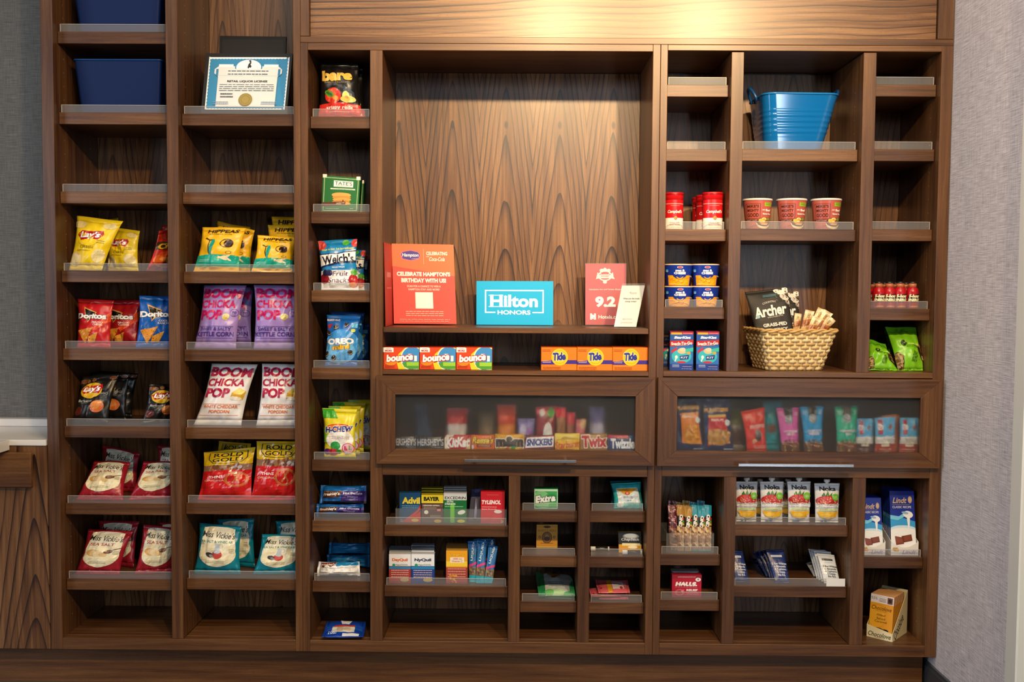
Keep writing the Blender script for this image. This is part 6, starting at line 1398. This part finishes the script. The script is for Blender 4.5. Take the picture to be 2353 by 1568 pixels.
hal = [R(.5, .92, 1.02, .16, '9a2236'), small(121, .5, .93, .6, 2, .04, 'e0b0b8'), E(.88, .80, .09, .085, 'f4f0f0'), T('9', .88, .80, .06, .09, '3a2a2a', b=.02), T('HALLS.', .48, .60, .74, .19, 'fbf6f6', sh=.15, b=.08), small(122, .48, .46, .74, 1, .04, 'e89aa8'), T('RELIEF', .68, .33, .38, .09, 'f6e4e6', b=.06), E(.26, .22, .16, .16, 'c85a6a'), E(.26, .22, .09, .09, 'a81c38'), P([(.3, .3), (.42, .36), (.36, .2)], 'e08a96'), small(123, .7, .22, .4, 3, .05, 'e89aa8')]
carton('cough_drop_box', 'red cough drop box with white lettering, front', 'medicine box', 1543.5, 1611.5, 1322, 1376, z, .058, .03, ('b81c38', '981830', 'a81a34'), hal, 'red cough drop boxes', key='hal')
carton('cough_drop_box', 'grey backed cough drop box standing behind the red front one', 'medicine box', 1542.5, 1604, 1314, 1370, z, .092, .03, ('8f8a90', '7a7278', 'b5b0b4'), [R(.5, .95, .9, .08, 'c9c6ca')], 'red cough drop boxes')
carton('cough_drop_box', 'red cough drop box last in its file', 'medicine box', 1543, 1605, 1312, 1366, z, .126, .03, ('a81a34', '8a162c', '9c9aa0'), hal, 'red cough drop boxes', key='hal')

# ------------------------------------------------------------------ smoothie pouches
z = SH[('D2', 0)]
nok = [T('Noka', .5, .865, .66, .105, '2a2a30', b=.03), P([(.24, .70), (.34, .78), (.40, .70), (.5, .80), (.56, .70), (.70, .78), (.64, .66), (.3, .64)], '2f7a30'), P([(.44, .70), (.5, .82), (.56, .70)], '4f9a3a'), E(.48, .56, .46, .14, 'c0302c'), E(.40, .60, .28, .08, 'd0443c'), bits(28, 40, .08, .88, .45, .66, .012, .02, ['f0b0a0', 'e8c8a8']), R(.5, .445, .93, .10, 'f0f1f1'), E(.80, .66, .15, .085, '7ac83a'), small(131, .80, .67, .16, 2, .03, 'e8f8d8'), T('superfood smoothie', .5, .475, .88, .045, '4a4a50', b=.0), small(132, .5, .42, .74, 1, .03, '8a8a90'), R(.5, .35, .76, .05, 'dce8b0'), small(133, .5, .35, .66, 1, .04, '9ab04a'), P([(.06, .30), (.94, .30), (.84, .18), (.5, .12), (.16, .18)], 'eeb82c'), E(.4, .22, .2, .05, 'f4cc58'), R(.26, .075, .12, .05, '8aa8b8'), R(.42, .075, .14, .05, '6a8ab0')]
def noka(lab, x0, x1, t_, y, b_=1203, tone='eceded'):
    q = quad([(x0 + 2, b_), (x1 - 3, b_), (x1, t_), (x0, t_)], y, y + .006, z)
    r = empty('smoothie_pouch', base_of(q), lab, 'drink pouch', 'strawberry smoothie pouches')
    bag_core(r, q, .036, tone, nok, 'nok', sb=.03, st=.06, pinch=.03, wr=.6)
    m_ = (q[3] + q[2]) / 2
    turned(r, 'spout', m_ + Vector((0, 0, -.003)), [(.0055, 0), (.0055, .008)], pbr('e9e9e6', .4, .4), 20)
    turned(r, 'cap', m_ + Vector((0, 0, .0052)), [(.0095, 0), (.0100, .001), (.0100, .008), (.0088, .009)], pbr('f1f1ee', .35, .4), 24)
for lab, x0, x1, t_ in (('leftmost', 1690, 1741, 1107), ('second from the left', 1746, 1800.5, 1107), ('third from the left', 1809, 1863, 1107), ('rightmost, slightly crumpled', 1871, 1929, 1111)):
    noka('white strawberry smoothie pouch with spout, %s' % lab, x0, x1, t_, .068)
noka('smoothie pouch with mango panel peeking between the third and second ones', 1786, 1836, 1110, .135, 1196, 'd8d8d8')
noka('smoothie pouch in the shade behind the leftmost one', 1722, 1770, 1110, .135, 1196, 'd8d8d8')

# ------------------------------------------------------------------ protein bars
z = SH[('D2', 1)]
def rx(ink, tag, l0): return [R(.5, .80, .62, .065, tag), small(134, .5, .80, .5, 1, .03, l0), small(135, .5, .70, .5, 1, .02, l0), T('3 Egg Whites\n6 Almonds\n4 Cashews\n2 Dates\nNo B.S.', .55, .40, .84, .40, ink, b=.02), small(136, .6, .10, .5, 1, .03, l0)] + [R(.5, .575 - .093 * k, 1.0, .004, l0) for k in range(4)]
K['rxn'] = rx('e4e8f2', 'dfe4f0', '6a86c0'); K['rxw'] = rx('33363c', '2a2a2c', 'a5abb2')
def rbar(lab, c, y0, y1, white=False, shade='1b2f6e'):
    q = quad(c, y0, y1, z)
    r = empty('protein_bar', base_of(q), lab, 'protein bar', 'white protein bars' if white else 'navy protein bars')
    bag_core(r, q, .012, 'd5dade' if white else shade, K['rxw' if white else 'rxn'], 'rxw' if white else 'rxn', pinch=.02, sb=.06, st=.06, wr=.5, zmin=z, xlim=(XD[2], XD[3]))
rbar('navy protein bar cut by the left upright', [(1690, 1341), (1723, 1341), (1706, 1266), (1668, 1266)], .066, .12)
rbar('navy protein bar in front of the middle fan', [(1782, 1342), (1815, 1341), (1801, 1264), (1758, 1264)], .064, .125)
for k in range(3):
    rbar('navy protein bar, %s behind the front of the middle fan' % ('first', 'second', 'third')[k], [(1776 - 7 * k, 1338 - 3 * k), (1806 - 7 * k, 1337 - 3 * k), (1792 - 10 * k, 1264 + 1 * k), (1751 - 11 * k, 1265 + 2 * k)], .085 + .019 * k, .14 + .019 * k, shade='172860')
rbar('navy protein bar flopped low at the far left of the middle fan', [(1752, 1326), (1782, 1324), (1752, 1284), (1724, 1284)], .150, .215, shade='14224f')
rbar('white protein bar in front of its fan', [(1894, 1342), (1931, 1341), (1917, 1276), (1877, 1272)], .064, .115, True)
for k in range(3):
    rbar('white protein bar, %s behind the front white one' % ('first', 'second', 'third')[k], [(1888 - 6 * k, 1338 - 3 * k), (1924 - 6 * k, 1337 - 3 * k), (1909 - 6 * k, 1269 - 2 * k), (1869 - 6 * k, 1266 - 2 * k)], .085 + .019 * k, .14 + .019 * k, True)
rbar('white protein bar slid down at the left of the white fan', [(1870, 1330), (1898, 1328), (1872, 1290), (1852, 1294)], .150, .205, True)
lx0, lx1 = at(1899, 1338, YS).x, at(1942, 1338, YS).x
tag = empty('shelf_label', ((lx0 + lx1) / 2, YS, z), 'blank white price label stuck on the lip by the white bars', 'label')
lt = at(1920, 1330.5, YS).z
MB().box(lx0, lx1, YS + .0002, YS + .0012, z + .0002, lt).out('paper', card('e4e6e6'), tag)

# ------------------------------------------------------------------ chocolate bars
lin_ = [P([(0, .36), (0, .56), (.3, .60), (1, .52), (1, .36)], '3aa0e0'), P([(0, .62), (.35, .60), (.6, .66), (.6, .60), (.3, .54), (0, .56)], '7ad0f4'), R(.5, .20, 1.02, .40, 'eef0f2'), E(.5, .40, .52, .06, 'cfe6f4'), E(.5, .37, .5, .05, 'f0f3f5'), T('Lindt', .40, .85, .58, .09, 'd8b890', sh=.3, b=.02), E(.82, .86, .06, .04, 'd8b890'), RING(.82, .86, .08, .055, .2, 'd8b890'), R(.45, .785, .70, .004, 'c8a880'), T('CLASSIC RECIPE', .48, .745, .76, .036, 'e6e2ea', b=.01), E(.72, .63, .20, .055, 'f1f4f6', -12), P([(.66, .62), (.80, .60), (.77, .44), (.72, .40), (.70, .46)], 'f4f6f8'), E(.6, .655, .14, .02, '8fb8e0', -12), P([(.16, .29), (.48, .27), (.52, .17), (.20, .15)], '7a3a2a'), P([(.42, .29), (.82, .32), (.86, .22), (.50, .19)], '6d3224'), P([(.20, .275), (.44, .26), (.47, .19), (.23, .18)], '8a4a36'), P([(.50, .285), (.78, .305), (.81, .235), (.55, .215)], '84422f')]
z = SH[('D3', 0)]
def lindt(lab, x0, x1, y, n_):
    a, b = at(x0, 1275, y).x, at(x1, 1275, y).x
    w = b - a; zz = z + .0006
    r = empty('display_tray', ((a + b) / 2, y, z), 'white cardboard display tray ' + lab, 'display tray')
    dep = .014 * n_ + .03; hf = .047; hb = .085; th = .0016
    m = MB()
    xs = [a + w * k / 10 for k in range(11)]
    top = [zz + hf - .020 * math.sin(PI * k / 10) for k in range(11)]
    for k in range(10):
        m.add([(xs[k], y, zz), (xs[k + 1], y, zz), (xs[k + 1], y, top[k + 1]), (xs[k], y, top[k]), (xs[k], y + th, zz), (xs[k + 1], y + th, zz), (xs[k + 1], y + th, top[k + 1]), (xs[k], y + th, top[k])], [(0, 1, 2, 3), (7, 6, 5, 4), (3, 2, 6, 7), (0, 4, 5, 1), (1, 5, 6, 2), (0, 3, 7, 4)])
    m.out('front_panel', card('e9e7e2'), r)
    for xx in (a, b - th):
        MB().add([(xx, y + th, zz), (xx + th, y + th, zz), (xx + th, y + dep, zz), (xx, y + dep, zz), (xx, y + th, zz + hf), (xx + th, y + th, zz + hf), (xx + th, y + dep, zz + hb), (xx, y + dep, zz + hb)], [(3, 2, 1, 0), (4, 5, 6, 7), (0, 1, 5, 4), (1, 2, 6, 5), (2, 3, 7, 6), (3, 0, 4, 7)]).out('side_panel', card('d9d6d0'), r)
    MB().box(a, b, y + dep - th, y + dep, zz, zz + hb).out('back_panel', card('d0ccc6'), r)
    pt = Patch([[Vector((a, y, zz)), Vector((b, y, zz))], [Vector((a, y, zz + .027)), Vector((b, y, zz + .027))]])
    prints(pt, [E(.16, .8, .10, .3, 'c89a5a'), E(.24, .65, .06, .2, 'd8b47a'), P([(.30, .1), (.98, .1), (.98, .75), (.36, .75)], 'dcd9e4'), T('Lindt', .66, .42, .5, .5, '8a86b0', sh=.3, b=.01)], r, card, 'lindtray', .0004)
    tz = at((x0 + x1) / 2, 1127 if n_ > 5 else 1143, y + .05).z
    for k in range(n_):
        yy = y + th + .003 + .0125 * k
        q = [Vector((a + .004, yy, zz + .001)), Vector((b - .004, yy, zz + .001)), Vector((b - .0055 - .0004 * k, yy + .034, tz)), Vector((a + .0035 - .0004 * k, yy + .034, tz))]
        rr = empty('chocolate_bar', base_of(q), 'royal blue chocolate bar %s, %s' % (lab.replace(', half hidden by the upright', ''), ('front one', 'second one', 'third one', 'fourth one', 'fifth one', 'last one')[k]), 'chocolate bar', 'royal blue chocolate bars')
        slab(rr, q, .009, ('16309c', '122880', '1a36a8'), lin_, key='lindt', part='wrapper')
lindt('at the right of the chocolate shelf', 2047, 2110, .056, 6)
lindt('at the left, half hidden by the upright', 1979, 2034, .056, 5)
# caramel bars in an open box, turned to the right
ccv = [R(.5, .90, 1.02, .20, 'd8d2d6'), T('55%', .16, .91, .26, .06, '4a3a34', b=.0), small(141, .52, .92, .3, 3, .03, '6d5f58'), R(.84, .90, .22, .14, '6d4430'), R(.84, .90, .14, .08, '2e1a12'), R(.5, .40, 1.02, .82, 'd8941c'), E(.3, .5, .35, .25, 'e0a22a'), T('Chocolove', .5, .70, .86, .095, '3a2410', sh=.3, b=.01), small(142, .5, .63, .5, 1, .02, '7a5010'), T('filled', .5, .545, .40, .045, '4a3010', sh=.35, b=.0), T('Salted\nCaramel', .5, .43, .52, .12, '3a2a12', b=.0), E(.40, .18, .30, .07, '1f1a18'), E(.62, .15, .26, .06, '2a2220'), E(.28, .14, .14, .05, '3a3434'), E(.72, .20, .14, .04, '141010'), E(.62, .10, .18, .035, 'b8741c'), small(143, .45, .04, .3, 1, .02, 'c8ccd4')]
def choco():
    base = atz(2006, 1468, ZB1); base = Vector((at(1991, 1466, .088).x, .088, ZB1 + .0006))
    yaw = -.72; c, s = math.cos(yaw), math.sin(yaw)
    fx_ = Vector((c, s, 0)); bk_ = Vector((-s, c, 0)); UP = Vector((0, 0, 1))
    w = .088; dep = .130; hf = .043; hb = .149; th = .0016
    o = base
    r = empty('display_box', o, 'cream cardboard display box of caramel chocolate bars on the bottom right floor', 'display box')
    def pl(p0, ex, ez0, ez1, n, name, mat):
        q = [p0, p0 + ex, p0 + ex + UP * ez1, p0 + UP * ez0]
        m = MB(); m.add(q + [p + n * th for p in q], [(0, 1, 2, 3), (7, 6, 5, 4), (3, 2, 6, 7), (0, 4, 5, 1), (1, 5, 6, 2), (0, 3, 7, 4)])
        m.out(name, card(mat), r); return q
    ln = bk_ * .0
    f = pl(o, fx_ * w, hf, hf * .62, bk_, 'front_panel', 'e6dcb4')
    pl(o + bk_ * dep, fx_ * w, hb, hb, -bk_, 'back_panel', 'd8cfaa')
    sr = pl(o + fx_ * w + bk_ * th, bk_ * (dep - 2 * th), hf * .62, hb, -fx_, 'side_panel', 'd9cea2')
    pl(o + bk_ * th, bk_ * (dep - 2 * th), hf, hb, fx_, 'side_panel', 'cfc49a')
    MB().add([o + fx_ * th + bk_ * th + UP * .0002, o + fx_ * (w - th) + bk_ * th + UP * .0002, o + fx_ * (w - th) + bk_ * (dep - th) + UP * .0002, o + fx_ * th + bk_ * (dep - th) + UP * .0002], [(0, 1, 2, 3)]).out('bottom', card('cfc49a'), r)
    prints(Patch([[f[0], f[1]], [f[0] + UP * hf * .8, f[1] + UP * hf * .8]]), [T('Chocolove', .5, .42, .88, .46, '2e2010', sh=.3, b=.01), small(144, .5, .12, .4, 1, .1, '6d5a34')], r, card, None, .0004)
    prints(Patch([[sr[0], sr[1]], [sr[0] + UP * .12, sr[1] + UP * .12]]), [T('Chocolove', .40, .34, .74, .30, '3a2a14', sh=.3, rot=38, b=.01)], r, card, None, .0004)
    for k in range(9):
        lean = .030
        p0 = o + fx_ * .0045 + bk_ * (.004 + .0100 * k) + UP * .0006
        hh = .145
        up = UP * hh + bk_ * lean * .55
        q = [p0, p0 + fx_ * (w - .009), p0 + fx_ * (w - .009) + up, p0 + up]
        rr = empty('caramel_bar', base_of(q), 'amber wrapped caramel chocolate bar, %s in the cream display box' % ('front', 'second', 'third', 'fourth', 'fifth', 'sixth', 'seventh', 'eighth', 'rearmost')[k], 'chocolate bar', 'amber caramel chocolate bars')
        slab(rr, q, bk_ * .0082, ('d8941c', 'a86a1a', 'c48422'), ccv if k < 2 else ccv[:6], key='ccv' if k < 2 else 'ccv0', part='wrapper')
choco()
